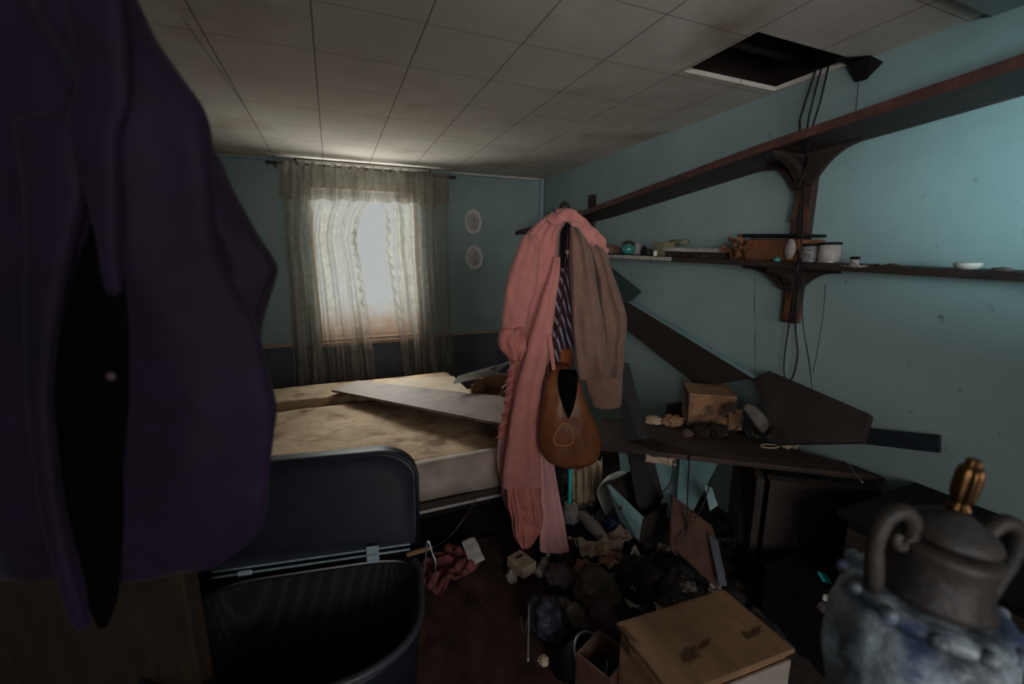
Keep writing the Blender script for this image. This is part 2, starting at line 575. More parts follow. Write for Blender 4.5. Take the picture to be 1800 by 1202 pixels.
bm = BM(); box(bm, (LX, BY - .018, WZ0), (WX0 - .06, BY, WZ0 + .028)); box(bm, (WX1 + .06, BY - .018, WZ0), (RX, BY, WZ0 + .028)); struct('trim_1', bm, M_trim)
bm = BM(); box(bm, (LX, BY - .03, CZ - .022), (RX, BY, CZ - 0.001)); struct('trim_2', bm, M_wall)
bm = BM(); box(bm, (1.12, BY - .036, CZ - .018), (2.0, BY - .030, CZ - 0.003)); struct('trim_3', bm, M_white)
bm = BM(); lathe(bm, [(0.022, 0.0), (0.022, CZ - .02)], (RX - .028, BY - .03, 0.01), 12); struct('trim_4', bm, mat('pale_blue_paint', (0.42, 0.55, 0.58), None, 6, 0.4), smooth=True)
bm = BM()
for lo, hi in (((-1.0, NY - .08, 1.2), (-.96, NY - .02, 2.05)), ((-.29, NY - .08, 1.2), (-.25, NY - .02, 2.05)), ((-.96, NY - .08, 1.2), (-.29, NY - .02, 1.24)), ((-.96, NY - .08, 2.01), (-.29, NY - .02, 2.05))):
    box(bm, lo, hi)
struct('added_window', bm, M_white)  # unseen window frame, added around the opening for the fill lamp
# window: frame, sill, dirty pane
bm = BM()
for lo, hi in (((WX0, BY + .01, WZ0), (WX0 + .04, BY + .09, WZ1)), ((WX1 - .04, BY + .01, WZ0), (WX1, BY + .09, WZ1)), ((WX0, BY + .01, WZ1 - .04), (WX1, BY + .09, WZ1)), ((WX0, BY + .01, WZ0), (WX1, BY + .09, WZ0 + .035))):
    box(bm, lo, hi)
win = struct('window_1', bm, M_trim, bevel=.004)
bm = BM(); box(bm, (WX0 - .05, BY - .045, WZ0 - .02), (WX1 + .05, BY + .02, WZ0 + .012)); obj('window_sill', bm, M_trim, win, smooth=False, bevel=.004)


def pane_mat():
    m = bpy.data.materials.new('grimy_pane')
    m.use_nodes = True
    nt = m.node_tree
    nt.nodes.remove(nt.nodes['Principled BSDF'])
    out = nt.nodes['Material Output']
    tc = nt.nodes.new('ShaderNodeTexCoord')
    sp = nt.nodes.new('ShaderNodeSeparateXYZ')
    nt.links.new(tc.outputs['Object'], sp.inputs[0])
    no = nt.nodes.new('ShaderNodeTexNoise'); no.inputs['Scale'].default_value = 9; no.inputs['Detail'].default_value = 8
    nt.links.new(tc.outputs['Object'], no.inputs['Vector'])
    # caked dirt with a ragged top edge along the foot of the pane
    a = nt.nodes.new('ShaderNodeMath'); a.operation = 'MULTIPLY_ADD'; a.inputs[1].default_value = 0.22; a.inputs[2].default_value = -0.11
    nt.links.new(no.outputs['Fac'], a.inputs[0])
    b = nt.nodes.new('ShaderNodeMath'); b.operation = 'ADD'
    nt.links.new(sp.outputs['Z'], b.inputs[0]); nt.links.new(a.outputs[0], b.inputs[1])
    mr = nt.nodes.new('ShaderNodeMapRange')
    mr.inputs['From Min'].default_value = 0.10; mr.inputs['From Max'].default_value = 0.36
    mr.inputs['To Min'].default_value = 0.95; mr.inputs['To Max'].default_value = 0.05
    nt.links.new(b.outputs[0], mr.inputs[0])
    tl0 = nt.nodes.new('ShaderNodeBsdfTranslucent'); tl0.inputs[0].default_value = (0.10, 0.085, 0.07, 1)
    tl1 = nt.nodes.new('ShaderNodeBsdfTransparent'); tl1.inputs[0].default_value = (0.40, 0.32, 0.26, 1)
    tl = nt.nodes.new('ShaderNodeMixShader'); tl.inputs[0].default_value = 0.7
    nt.links.new(tl0.outputs[0], tl.inputs[1]); nt.links.new(tl1.outputs[0], tl.inputs[2])
    tp = nt.nodes.new('ShaderNodeBsdfTransparent'); tp.inputs[0].default_value = (0.80, 0.82, 0.81, 1)
    mx = nt.nodes.new('ShaderNodeMixShader')
    nt.links.new(mr.outputs[0], mx.inputs[0]); nt.links.new(tp.outputs[0], mx.inputs[1]); nt.links.new(tl.outputs[0], mx.inputs[2])
    nt.links.new(mx.outputs[0], out.inputs[0])
    return m


bm = BM(); box(bm, (WX0 + .03, BY + .045, WZ0 + .02), (WX1 - .03, BY + .049, WZ1 - .03)); obj('window_pane', bm, pane_mat(), win, smooth=False)
bm = BM(); box(bm, (1.70, 0.55, 2.285), (RX, 0.86, CZ)); struct('trim_5', bm, M_wall)
# torn ceiling edge beside the hatch
bm = BM()
v = [at(1466, 103, 2, 2.295), at(1488, 112, 0, 2.06), at(1504, 143, 0, 2.07), at(1524, 139, 0, 2.07), at(1552, 110, 0, 2.07), at(1530, 98, 2, 2.295)]
vv = [bm.verts.new(p) for p in v]; bm.faces.new(vv)
tag(obj('ceiling_scrap', bm, M_black, smooth=False, solid=.006), 'torn scrap of dark ceiling board sagging beside the open hatch', 'board scrap')

# ------------------------------------------------------------------ open door on the left with a plum jacket hung on it
dpt = DH(335, 1100, .75)
bm = BM(); obox(bm, (dpt.x, dpt.y, .012), -RGT * .98, FH * .04, (0, 0, 2.02)); door = struct('door_1', bm, mat('brown_door', (0.040, 0.026, 0.016), (0.025, 0.016, 0.010), 5, 0.5, stretch=(6, 6, 1)), bevel=.004)
bm = BM(); lathe(bm, [(0.012, 0), (0.012, .03), (0.028, .04), (0.03, .055), (0.018, .07)], Vector((dpt.x, dpt.y, .98)) - RGT * .07, 16, FH.to_track_quat('-Z', 'Y').to_matrix()); obj('door_knob', bm, M_gold, door)

jk = thing('jacket', 'plum purple jacket hanging close by on the open brown door', 'jacket', DH(180, 1000, .67))
JF = ((2.5, .010, .3, 1.2), (5, .006, 1.0, -1.5))
bm = cloth([(-60, -200, 205), (0, -260, 238), (60, -300, 264), (130, -235, 312), (180, -240, 350), (225, -240, 363), (300, -240, 370), (420, -240, 374), (500, -240, 408), (560, -240, 448), (620, -238, 461), (690, -235, 475), (722, -235, 483), (790, -232, 476), (850, -230, 470), (920, -225, 462), (950, -220, 442), (985, -200, 400), (1010, -150, 340)], 0.660 / .9, .055, JF, n=96, m=70, wr=.010, wf=7, seed=3, back=.9)
obj('jacket_body', bm, M_purple, jk, sub=1)
bm = cloth([(255, 352, 368), (300, 345, 386), (350, 340, 411), (400, 340, 440), (440, 340, 468), (468, 342, 487), (490, 345, 482), (530, 352, 466), (570, 362, 455), (640, 372, 450)], 0.695 / .9, .03, ((3, .008, .5, 2),), n=48, m=40, wr=.006, wf=12, seed=4)
obj('sleeve', bm, M_purple, jk, sub=1)
bm = cloth([(380, 165, 215), (480, 135, 225), (600, 105, 225), (720, 90, 225), (840, 100, 215), (960, 130, 215), (1050, 152, 208), (1085, 162, 200), (1100, 176, 188)], 0.605 / .9, .008, (), n=40, m=30, wr=.003, seed=5)
obj('lining', bm, M_lining, jk, 'black lining showing between the fronts')
bm = cloth([(200, 20, 112), (240, 30, 130), (330, 48, 152), (450, 48, 120), (560, 45, 98), (700, 50, 88), (840, 66, 100), (960, 92, 125), (1060, 120, 150), (1110, 135, 158)], 0.590 / .9, .012, (), n=40, m=36, wr=.004, seed=6)
obj('front_edge', bm, M_purple, jk, sub=1)
bm = cloth([(-70, 100, 200), (60, 130, 222), (140, 148, 226), (200, 122, 226), (222, 112, 205), (250, 128, 206), (330, 152, 208), (430, 180, 213), (520, 190, 214)], 0.595 / .9, .010, (), n=40, m=30, wr=.004, seed=7)
obj('lapel', bm, M_purple, jk, sub=1)
bm = BM(); lathe(bm, [(0.001, .004), (.005, .0035), (.006, .001), (.0055, -.002), (.001, -.003)], DH(196, 661, .580), 16, FH.to_track_quat('-Z', 'Y').to_matrix()); obj('button', bm, M_mauve, jk, 'pale glinting button')
bm = BM(); tube(bm, [DH(60, -70, .66), DH(58, -115, .665), DH(57, -140, .70), DH(57, -140, .70) + Vector((0, 0, .05)) , DH(57, -140, .76) + Vector((0, 0, .065)), DH(57, -140, .81) + Vector((0, 0, .04)), DH(57, -140, .81) + Vector((0, 0, -.03))], .004, 30); obj('hanger_hook', bm, M_steel, jk)

# ------------------------------------------------------------------ curtains at the window
M_curt = sheer('ivory_curtain', (0.43, 0.42, 0.375), (0.27, 0.26, 0.225), 0.24, 0.30)
M_val = sheer('ivory_valance', (0.40, 0.36, 0.29), (0.25, 0.22, 0.17), 0.50, 0.22, 25)
CY = 4.06


def curtain(rows, plane, amp, freqs, seed, nu=220, nv=64, flare=0.6):
    rows = sorted(rows)
    ys = [r[0] for r in rows]
    Y = np.linspace(ys[0], ys[-1], nv)
    XL = np.interp(Y, ys, [r[1] for r in rows]); XR = np.interp(Y, ys, [r[2] for r in rows])
    off = Vector((seed, seed * 2.2, 0))
    g = []
    bm = BM()
    for i in range(nv):
        t = i / (nv - 1)
        pl, pr = at(XL[i], Y[i], 1, plane), at(XR[i], Y[i], 1, plane)
        row = []
        for j in range(nu):
            u = j / (nu - 1)
            f = sum(a * math.sin(2 * math.pi * fr * u + ph + sl * t) for fr, a, ph, sl in freqs)
            f += 0.5 * noise.noise(Vector((u * 14, t * 1.4, 0)) + off) + 0.25 * noise.noise(Vector((u * 40, t * 3, 1)) + off)
            p = pl.lerp(pr, u)
            p.y += amp * (1 - flare + flare * t) * f + 0.004 * noise.noise(p * 9 + off)
            row.append(bm.verts.new(p))
        g.append(row)
    for i in range(nv - 1):
        for j in range(nu - 1):
            bm.faces.new((g[i][j], g[i + 1][j], g[i + 1][j + 1], g[i][j + 1]))
    return bm


def ruffle(path, width, plane, waves, seed, side):
    """gathered frill hanging along a curtain edge"""
    P = smooth_path([at(x, y, 1, plane) for x, y in path], 150)
    bm = BM(); g = []
    for i, p in enumerate(P):
        t = i / (len(P) - 1)
        w = width * (0.75 + 0.45 * math.sin(t * waves * 2 * math.pi + seed) + 0.3 * noise.noise(Vector((t * 20, seed, 0))))
        row = []
        for j in range(6):
            u = j / 5
            q = p + Vector((side * w * u, -0.006 + (0.016 * u) * math.sin(t * waves * 2 * math.pi * 1.0 + 1.2) - .008 * u, -w * u * 0.55))
            row.append(bm.verts.new(q))
        g.append(row)
    for a, b in zip(g[:-1], g[1:]):
        for j in range(5):
            bm.faces.new((a[j], a[j + 1], b[j + 1], b[j]))
    return bm


cl = thing('curtain', 'sheer ivory curtain panel left of the window gap, longest towards the bed', 'curtain', at(575, 690, 1, CY), 'window curtains')
bm = curtain([(320, 497, 655), (352, 499, 652), (385, 500, 633), (420, 501, 626), (470, 505, 636), (520, 509, 643), (580, 512, 651), (620, 514, 657), (650, 515, 660), (690, 516, 664)], CY, .036, ((6, .9, .4, 1.0), (11, .5, 1.1, -1.5), (2.3, .7, 2, .5)), 3)
obj('panel', bm, M_curt, cl)
bm = ruffle([(650, 345), (633, 385), (626, 425), (634, 470), (642, 515), (650, 570), (656, 620)], .038, CY - .02, 13, .5, -1); obj('ruffle', bm, M_curt, cl)
cr_ = thing('curtain', 'sheer ivory curtain panel right of the window gap, nearest the wall plaques', 'curtain', at(750, 655, 1, CY), 'window curtains')
bm = curtain([(320, 655, 789), (345, 660, 789), (365, 676, 790), (395, 679, 790), (440, 680, 791), (480, 686, 792), (540, 694, 794), (600, 703, 797), (630, 706, 800), (656, 708, 803), (662, 715, 800)], CY, .036, ((5, .9, .9, 1.4), (9, .5, 2.1, 1.5), (2.3, .6, 0, .7)), 7)
obj('panel', bm, M_curt, cr_)
bm = ruffle([(657, 345), (676, 372), (679, 400), (678, 440), (685, 475), (692, 520), (697, 560)], .034, CY - .02, 11, 2.5, 1); obj('ruffle', bm, M_curt, cr_)
va = thing('valance', 'gathered ivory valance across the top of the window', 'curtain', at(640, 360, 1, CY - .05))
bm = curtain([(0, 0, 0)] and [(288, 491, 790), (318, 491, 790), (356, 490, 791)], CY - .055, .016, ((17, .8, .3, .8), (29, .5, 2, -1), (7, .5, 1, .6)), 9, 300, 24, .5)
# the hem follows the window top, sloping slightly towards the corner
bm.verts.ensure_lookup_table()
for i_, vtx in enumerate(bm.verts):
    t = (i_ // 300) / 23; u = (i_ % 300) / 299
    z0 = 2.232 - .012 * u; z1 = 1.972 + .012 * u + .008 * math.sin(u * 60)
    vtx.co.z = z0 + (z1 - z0) * t
obj('gathered_cloth', bm, M_val, va)
bm = BM(); g = []
for i in range(300):
    u = i / 299
    x = -.335 + 1.40 * u
    y = CY - .06 - .012 * math.sin(u * 150) - .008 * math.sin(u * 67 + 1)
    g.append([bm.verts.new((x, y, 2.232 - .012 * u)), bm.verts.new((x, y + .004, 2.262 - .012 * u + .006 * math.sin(u * 113)))])
for a, b in zip(g[:-1], g[1:]):
    bm.faces.new((a[0], a[1], b[1], b[0]))
obj('heading_frill', bm, M_val, va)
rd = thing('curtain_rod', 'thin dark curtain rod holding the valance', 'curtain rod', (.36, CY, 2.23))
bm = BM(); tube(bm, [(-.40, CY - .035, 2.243), (.36, CY - .035, 2.236), (1.10, CY - .035, 2.229)], .008, 10); obj('rod', bm, M_dwood, rd)
for xx in (-.36, 1.07):
    bm = BM(); tube(bm, [(xx, CY - .035, 2.236), (xx, BY, 2.236)], .007, 4); obj('bracket', bm, M_dwood, rd)
    bm = BM(); bmesh.ops.create_uvsphere(bm, u_segments=12, v_segments=8, radius=.014, matrix=Matrix.Translation((xx + (-.045 if xx < 0 else .035), CY - .035, 2.24 if xx < 0 else 2.229))); obj('finial', bm, M_dwood, rd)
tr = thing('traverse_rod', 'long white traverse rod fixed above the valance', 'lamp', (.34, BY - .05, 2.26))  # plain white traverse rod; it gives no light
bm = BM(); tube(bm, [(-.20, BY - .075, 2.281), (.88, BY - .075, 2.281)], .013, 4, 12); obj('tube', bm, M_white, tr)
bm = BM(); box(bm, (-.22, BY - .055, 2.266), (.90, BY - .03, 2.297)); obj('batten', bm, M_dwood, tr, smooth=False)

# two oval plaques
for i, (px, py, lab) in enumerate(((832, 390, 'upper of two oval white wall plaques right of the window'), (834, 453, 'lower of two oval white wall plaques right of the window'))):
    c = at(px, py, 1, BY - .012)
    pl = thing('wall_plaque', lab, 'plaque', c, 'oval wall plaques')
    Mx = Matrix.Diagonal((.087, 1, .122)) @ Matrix.Rotation(R(90), 3, 'X')
    bm = BM(); lathe(bm, [(.01, -.010), (.98, -.010), (1.0, 0), (.98, .010), (.86, .012), (.80, .004), (.01, .004)], c, 40, Mx); obj('plate', bm, M_white, pl)
    bm = BM(); lathe(bm, [(.01, .0045), (.66, .0045), (.68, .0065), (.62, .008), (.01, .008)], c, 40, Mx); obj('medallion', bm, mat('plaque_middle%d' % i, (.42, .40, .37), (.34, .31, .29), 12, .7), pl, 'dull grey oval middle')
    for (ex, ez, rr) in ((0, -.035, .030), (-.005, .005, .022), (.008, .035, .018)):
        bm = BM(); bmesh.ops.create_uvsphere(bm, u_segments=12, v_segments=8, radius=1, matrix=Matrix.Translation(c + Vector((ex, -.008, ez))) @ Matrix.Diagonal((rr, .006, rr * .8, 1))); obj('relief_spray', bm, M_wpaper, pl)

# ------------------------------------------------------------------ shelves on the right wall
up = thing('wall_shelf', 'long dark upper shelf slanting up the right wall towards the ceiling', 'shelf', (1.93, 2.4, 1.85))
A0, A1, A2, A3 = Vector((1.78, 4.155, 1.742)), Vector((1.78, 2.90, 1.818)), Vector((1.78, 1.42, 1.962)), Vector((1.78, .35, 2.035))
bm = BM()
pts = [A0, A1, A2, A3]
rings = []
for p in pts:
    rings.append([p, p + Vector((.30, 0, 0)), p + Vector((.30, 0, .022)), p + Vector((0, 0, .022))])
loft(bm, rings); obj('board', bm, M_shelf, up, smooth=False, bevel=.003)
bm = BM()
rings = [[p + Vector((-.016, 0, -.008)), p + Vector((-.001, 0, -.008)), p + Vector((-.001, 0, .028)), p + Vector((-.016, 0, .028))] for p in pts]
loft(bm, rings); obj('front_lip', bm, mixin(mat('red_brown_lip', (.085, .036, .028), (.04, .02, .017), 6, .6, .1, 40, stretch=(1, 4, 1)), (.13, .05, .04), 'noise', .5, .7, 3), up, smooth=False, bevel=.002)


def gusset(y, ztop, depth, drop, thick, wallx=RX - .045):
    """curved triangular shelf bracket, standing in the plane across the wall"""
    bm = BM()
    prof = [(wallx, ztop), (wallx - depth, ztop), (wallx - depth, ztop - .022)]
    for k in range(9):
        a = k / 8 * math.pi / 2
        prof.append((wallx - depth + .02 + (depth - .05) * math.sin(a), ztop - drop + .0 + (drop - .022) * math.cos(a)))
    prof.append((wallx, ztop - drop))
    f = [bm.verts.new((x, y - thick / 2, z)) for x, z in prof]
    b = [bm.verts.new((x, y + thick / 2, z)) for x, z in prof]
    n = len(prof)
    bm.faces.new(f); bm.faces.new(b[::-1])
    for i in range(n):
        bm.faces.new((f[i], b[i], b[(i + 1) % n], f[(i + 1) % n]))
    return bm


obj('bracket', gusset(1.40, 1.960, .24, .15, .035), M_dwood, up, smooth=False)


def wall_gusset(y0, y1, yp, hp, z0, z1, drop, x):
    """curved-edged plate lying along the wall under a shelf, narrowing down onto the post"""
    zt = lambda y: z0 + (z1 - z0) * (y - y0) / (y1 - y0)
    prof = [(y0, zt(y0)), (y1, zt(y1))]
    for a_, b_ in ((y1, yp + hp), (y0, yp - hp)):
        q = []
        for k in range(9):
            t = k / 8
            y = a_ + (b_ - a_) * t
            q.append((y, zt(y) - .018 - (drop - .018) * t ** 2.6))
        prof += q if a_ == y1 else q[::-1]
    bm = BM()
    f = [bm.verts.new((x, y, z)) for y, z in prof]; b = [bm.verts.new((x + .022, y, z)) for y, z in prof]
    bm.faces.new(f); bm.faces.new(b[::-1])
    for i in range(len(prof)):
        k = (i + 1) % len(prof)
        bm.faces.new((f[i], b[i], b[k], f[k]))
    return bm


obj('cleat', wall_gusset(1.16, 1.58, 1.39, .045, 1.988, 1.945, .14, RX - .066), M_dwood, up, smooth=False)

lo_ = thing('wall_shelf', 'long lower shelf at eye level carrying jars and a torn box', 'shelf', (1.95, 1.8, 1.46))
LS = [(4.0, 1.575), (2.56, 1.527), (1.255, 1.482), (.25, 1.448)]


def shelf_z(y):
    a = sorted(LS)
    return float(np.interp(y, [p[0] for p in a], [p[1] for p in a]))


bm = BM()
loft(bm, [[(1.85, y, z - .026), (RX - .003, y, z - .026), (RX - .003, y, z), (1.85, y, z)] for y, z in LS]); obj('board', bm, M_shelf, lo_, smooth=False, bevel=.003)
bm = BM()
loft(bm, [[(1.845, y, z - .024), (1.8485, y, z - .024), (1.8485, y, z - .002), (1.845, y, z - .002)] for y, z in ((3.9, 1.572), (2.56, 1.527), (2.0, 1.508))]); obj('edge_strip', bm, M_wpaper, lo_, 'pale paper strip along the shelf edge', smooth=False)
obj('bracket', gusset(1.385, 1.457, .17, .12, .035), M_dwood, lo_, smooth=False)
obj('cleat', wall_gusset(1.18, 1.66, 1.39, .045, 1.452, 1.468, .11, RX - .066), M_dwood, lo_, smooth=False)

po = thing('shelf_post', 'dark upright post between the two wall shelves with cables tied along it', 'post', (RX - .02, 1.385, 1.18))
bm = BM(); box(bm, (RX - .042, 1.355, 1.19), (RX - .001, 1.43, 1.945)); obj('upright', bm, mixin(mat('post_wood', (.06, .03, .024), (.02, .013, .011), 7, .6, stretch=(4, 4, 1)), (.22, .07, .03), 'noise', .55, .7, 4, (6, 6, 1)), po, smooth=False, bevel=.003)
bm = BM(); box(bm, (RX - .05, 1.39, 1.205), (RX - .0425, 1.412, 1.40)); obj('bare_strip', bm, M_orange, po, 'bare orange wood strip', smooth=False)
p2 = thing('shelf_post', 'short dark upright poking above the far end of the upper shelf', 'post', (RX - .02, 3.30, 1.6))
bm = BM(); box(bm, (RX - .04, 3.17, 1.60), (RX - .001, 3.235, 2.02)); obj('upright', bm, M_dwood, p2, smooth=False)

# --- things on the lower shelf
def on_shelf(px, x=1.93):
    d = ray(px, 455)
    t = x / d.x
    y = t * d.y
    return Vector((x, y, shelf_z(y) + .001))


def lathe_thing(name, label, cat, px, x, parts, group=None, seg=28):
    b = on_shelf(px, x)
    t = thing(name, label, cat, b, group)
    for nm, prof, m in parts:
        bm = BM(); lathe(bm, prof, b, seg); obj(nm, bm, m, t)
    return t


c = on_shelf(1072, 1.95)
bm = blob(c, (.17, .16, .07), 2, .10, 1.4, 3); obj('bowl', bm, M_taupe, None, 'brown rounded bowl partly behind the pink robe on the shelf', 'bowl')
lathe_thing('jar', 'round teal jar with a dark lid at the far end of the shelf', 'jar', 1103, 1.93,
            [('jar_body', [(.012, 0), (.030, .002), (.044, .016), (.049, .034), (.046, .052), (.036, .064)], M_jar),
             ('lid', [(.040, .066), (.042, .072), (.037, .084), (.020, .092), (.002, .094)], M_dwood), ('rim', [(.036, .0635), (.043, .0640), (.043, .0672), (.036, .0675)], M_chrome)])
lathe_thing('bottle', 'small cloudy bottle behind the teal jar', 'bottle', 1120, 2.0, [('bottle_body', [(.03, 0), (.033, .01), (.033, .05), (.014, .065), (.012, .08), (.002, .08)], M_wpaper)])
lathe_thing('bottle', 'small dark bottle right of the teal jar', 'bottle', 1131, 1.92, [('bottle_body', [(.018, 0), (.019, .01), (.019, .04), (.010, .05), (.002, .05)], M_black), ('cap', [(.012, .0505), (.012, .062), (.002, .063)], M_dwood)])
lathe_thing('bottle', 'squat dark pot beside the sage box', 'pot', 1140, 1.94, [('pot_body', [(.018, 0), (.022, .012), (.016, .04), (.002, .041)], M_dwood)])
b = on_shelf(1163, 1.95)
t = thing('box', 'small sage green box standing on the shelf', 'box', b)
bm = BM(); box(bm, (b.x - .03, b.y - .045, b.z), (b.x + .06, b.y + .045, b.z + .075)); obj('carton', bm, M_green, t, smooth=False, bevel=.002)
bm = BM(); box(bm, (b.x - .032, b.y - .046, b.z + .0755), (b.x + .061, b.y + .046, b.z + .082)); obj('lid', bm, M_tan, t, smooth=False)
lathe_thing('tube', 'tiny white tub in front of the sage box', 'tub', 1151, 1.875, [('tub', [(.011, 0), (.012, .004), (.012, .030), (.002, .031)], M_white)])
b = on_shelf(1196, 2.02)
bm = BM(); tube(bm, [b + Vector((0, .09, .085)), b + Vector((0, -.05, .085))], .017, 4, 14); obj('roll', bm, M_green, None, 'pale green roll lying on top of the white tray', 'roll')
b0, b1 = on_shelf(1165, 1.90), on_shelf(1272, 1.90)
t = thing('tray', 'long shallow white box lying on the shelf', 'box', (b0 + b1) / 2)
bm = BM(); hexa(bm, [(1.895, b1.y, b1.z + .030), (2.06, b1.y, b1.z + .030), (2.06, b0.y, b0.z + .030), (1.895, b0.y, b0.z + .030), (1.895, b1.y, b1.z + .052), (2.06, b1.y, b1.z + .052), (2.06, b0.y, b0.z + .052), (1.895, b0.y, b0.z + .052)]); obj('lid', bm, M_wpaper, t, smooth=False, bevel=.003)
bm = BM(); hexa(bm, [(1.91, b1.y + .01, b1.z), (2.05, b1.y + .01, b1.z), (2.05, b0.y - .01, b0.z), (1.91, b0.y - .01, b0.z), (1.91, b1.y + .01, b1.z + .0295), (2.05, b1.y + .01, b1.z + .0295), (2.05, b0.y - .01, b0.z + .0295), (1.91, b0.y - .01, b0.z + .0295)]); obj('base', bm, M_dwood, t, 'dark slab painting the shadow beneath', smooth=False)  # dark slab stands in for the shadow under the white lid
c = on_shelf(1226, 1.872); bm = blob(c, (.035, .12, .026), 5, .3, 2, 3); obj('rag', bm, M_dwood, None, 'dark brown crumpled rag in front of the white box', 'rag')
# torn orange-brown box with a dark flap
b0, b1 = on_shelf(1312, 1.90), on_shelf(1402, 1.90)
t = thing('cardboard_box', 'torn orange-brown box with a dark flat lid beside the post', 'box', (b0 + b1) / 2)
bm = BM(); hexa(bm, [(1.885, b1.y, b1.z), (2.07, b1.y, b1.z), (2.07, b0.y, b0.z), (1.885, b0.y, b0.z), (1.885, b1.y, b1.z + .098), (2.07, b1.y, b1.z + .098), (2.07, b0.y, b0.z + .098), (1.885, b0.y, b0.z + .098)])
bmesh.ops.subdivide_edges(bm, edges=bm.edges, cuts=6, use_grid_fill=True)
for v in bm.verts:
    v.co += Vector((noise.noise(v.co * 14), noise.noise(v.co * 14 + Vector((5, 0, 0))), noise.noise(v.co * 14 + Vector((0, 7, 0))))) * .008
    v.co.z = max(v.co.z, shelf_z(v.co.y) + .001)
obj('carton', bm, M_orange, t, smooth=False)
bm = BM(); hexa(bm, [(1.87, b1.y - .01, b1.z + .108), (2.06, b1.y - .01, b1.z + .108), (2.06, b0.y + .01, b0.z + .108), (1.87, b0.y + .01, b0.z + .108), (1.87, b1.y - .01, b1.z + .120), (2.06, b1.y - .01, b1.z + .120), (2.06, b0.y + .01, b0.z + .124), (1.87, b0.y + .01, b0.z + .124)]); obj('lid', bm, M_black, t, 'flat black lid', smooth=False)
cc = D(1387, 420, (Vector((1.878, on_shelf(1387, 1.878).y, 1.53)) - EYE).dot(FWD))
bm = BM(); lathe(bm, [(.001, .003), (.045, .003), (.045, 0), (.001, 0)], Vector((1.8745, on_shelf(1387, 1.8745).y, b1.z + .055)), 24, Matrix.Rotation(R(-90), 3, 'Y') @ Matrix.Diagonal((1, .55, 1))); obj('round_sticker', bm, M_wpaper, t)
for k, (px, w, h, sd) in enumerate(((1276, .07, .055, 1), (1290, .09, .085, 2), (1302, .08, .105, 3), (1312, .05, .115, 4))):
    c = on_shelf(px, 1.90)
    bm = sheet(c + Vector((0, 0, h * .52)), h, w * 1.4, R(90), 70 + sd, .05, 16, 12, tilt=(R(20 + 9 * sd), R(-72 + 6 * sd)))
    for v in bm.verts:
        v.co.z = max(v.co.z, c.z)
    obj('torn_flap', bm, M_orange, t, smooth=False, solid=.003)
lathe_thing('lid', 'small green plastic cap lying before the torn box', 'cap', 1366, 1.864, [('cap', [(.015, 0), (.016, .004), (.013, .016), (.002, .019)], M_jar)])
for px, x, rr, hh, lab, mm in ((1424, 1.95, .036, .068, 'grey labelled tin just right of the post', M_tin), (1456, 1.95, .040, .074, 'pale tin with a dark lid, further along from the post', M_wpaper)):
    lathe_thing('tin', lab, 'tin', px, x, [('tin_body', [(rr, 0), (rr, hh), (.002, hh)], mm), ('lid', [(rr + .002, hh + .0005), (rr + .002, hh + .009), (rr - .004, hh + .011), (.002, hh + .011)], M_black), ('base_ring', [(rr + .001, .0), (rr + .0015, .004), (rr + .001, .005)], M_steel)], 'tins on the shelf')
lathe_thing('jar', 'little glass pot with a black cap on the shelf right of the tins', 'jar', 1503, 1.93, [('pot', [(.013, 0), (.015, .003), (.015, .018), (.002, .018)], M_wpaper), ('cap', [(.016, .0185), (.016, .029), (.002, .030)], M_black)])
c = on_shelf(1500, 1.853); bm = sheet(c + Vector((.0, 0, -.008)), .10, .05, R(60), 4, .014, 18, 14); obj('paper_scrap', bm, M_wpaper, None, 'crumpled pale paper scrap hanging over the shelf edge', 'paper', solid=.002)
c = on_shelf(1545, 1.88); bm = sheet(c, .03, .13, R(0), 6, .010, 22, 14); obj('paper_scrap', bm, M_heap, None, 'thin grey litter strip lying along the shelf', 'paper', solid=.002)
lathe_thing('soap_dish', 'oval white dish lying near the open end of the shelf', 'dish', 1703, 1.92, [('dish', [(.012, 0), (.026, .002), (.034, .012), (.035, .018), (.030, .022), (.02, .016), (.002, .012)], M_white), ('foot', [(.014, -.0008), (.014, .0015), (.002, .0015)], M_wpaper)])
c = on_shelf(1765, 1.9); bm = blob(c, (.03, .045, .010), 3, .3, 2, 3); obj('crumb_lump', bm, M_heap, None, 'small crumbly lump on the near end of the shelf', 'debris')

# ------------------------------------------------------------------ cables and hanging strips
cabs = [
    ('thick black cable dropping from the hatch to the post, leftmost', [(1436, 118, 2.03), (1412, 190, 1.98), (1406, 225, 1.76), (1420, 280, 1.96), (1402, 330, 2.0), (1390, 390, 2.02)], .0045),
    ('black cable dropping from the hatch down the middle of the post', [(1446, 112, 2.05), (1428, 180, 1.99), (1418, 232, 1.765), (1416, 300, 2.02), (1404, 400, 2.02), (1402, 470, 1.84), (1388, 560, 2.0), (1378, 640, 2.0), (1381, 668, 2.0)], .004),
    ('black cable angling out from the hatch, rightmost of the bunch', [(1458, 108, 2.05), (1444, 170, 2.0), (1426, 232, 1.765), (1414, 300, 2.02), (1408, 440, 1.84), (1398, 560, 2.0), (1402, 620, 2.02), (1396, 655, 2.02), (1390, 668, 2.02)], .004),
]
for lab, pth, rr in cabs:
    bm = BM(); tube(bm, [at(x, y, 0, xx) for x, y, xx in pth], rr, 70, 6); obj('cable', bm, M_string, None, lab, 'cable', 'cables from the hatch')
bm = BM(); tube(bm, [at(x, y, 0, 1.838) for x, y in ((1400, 380), (1404, 440), (1412, 480), (1410, 540), (1413, 585), (1418, 610), (1424, 650), (1428, 690))], [.003, .003, .006, .007, .004, .007, .006, .003], 60, 6, flat=.3)
obj('ribbon', bm, M_string, None, 'twisted black ribbon dangling from the shelf right of the post', 'ribbon')
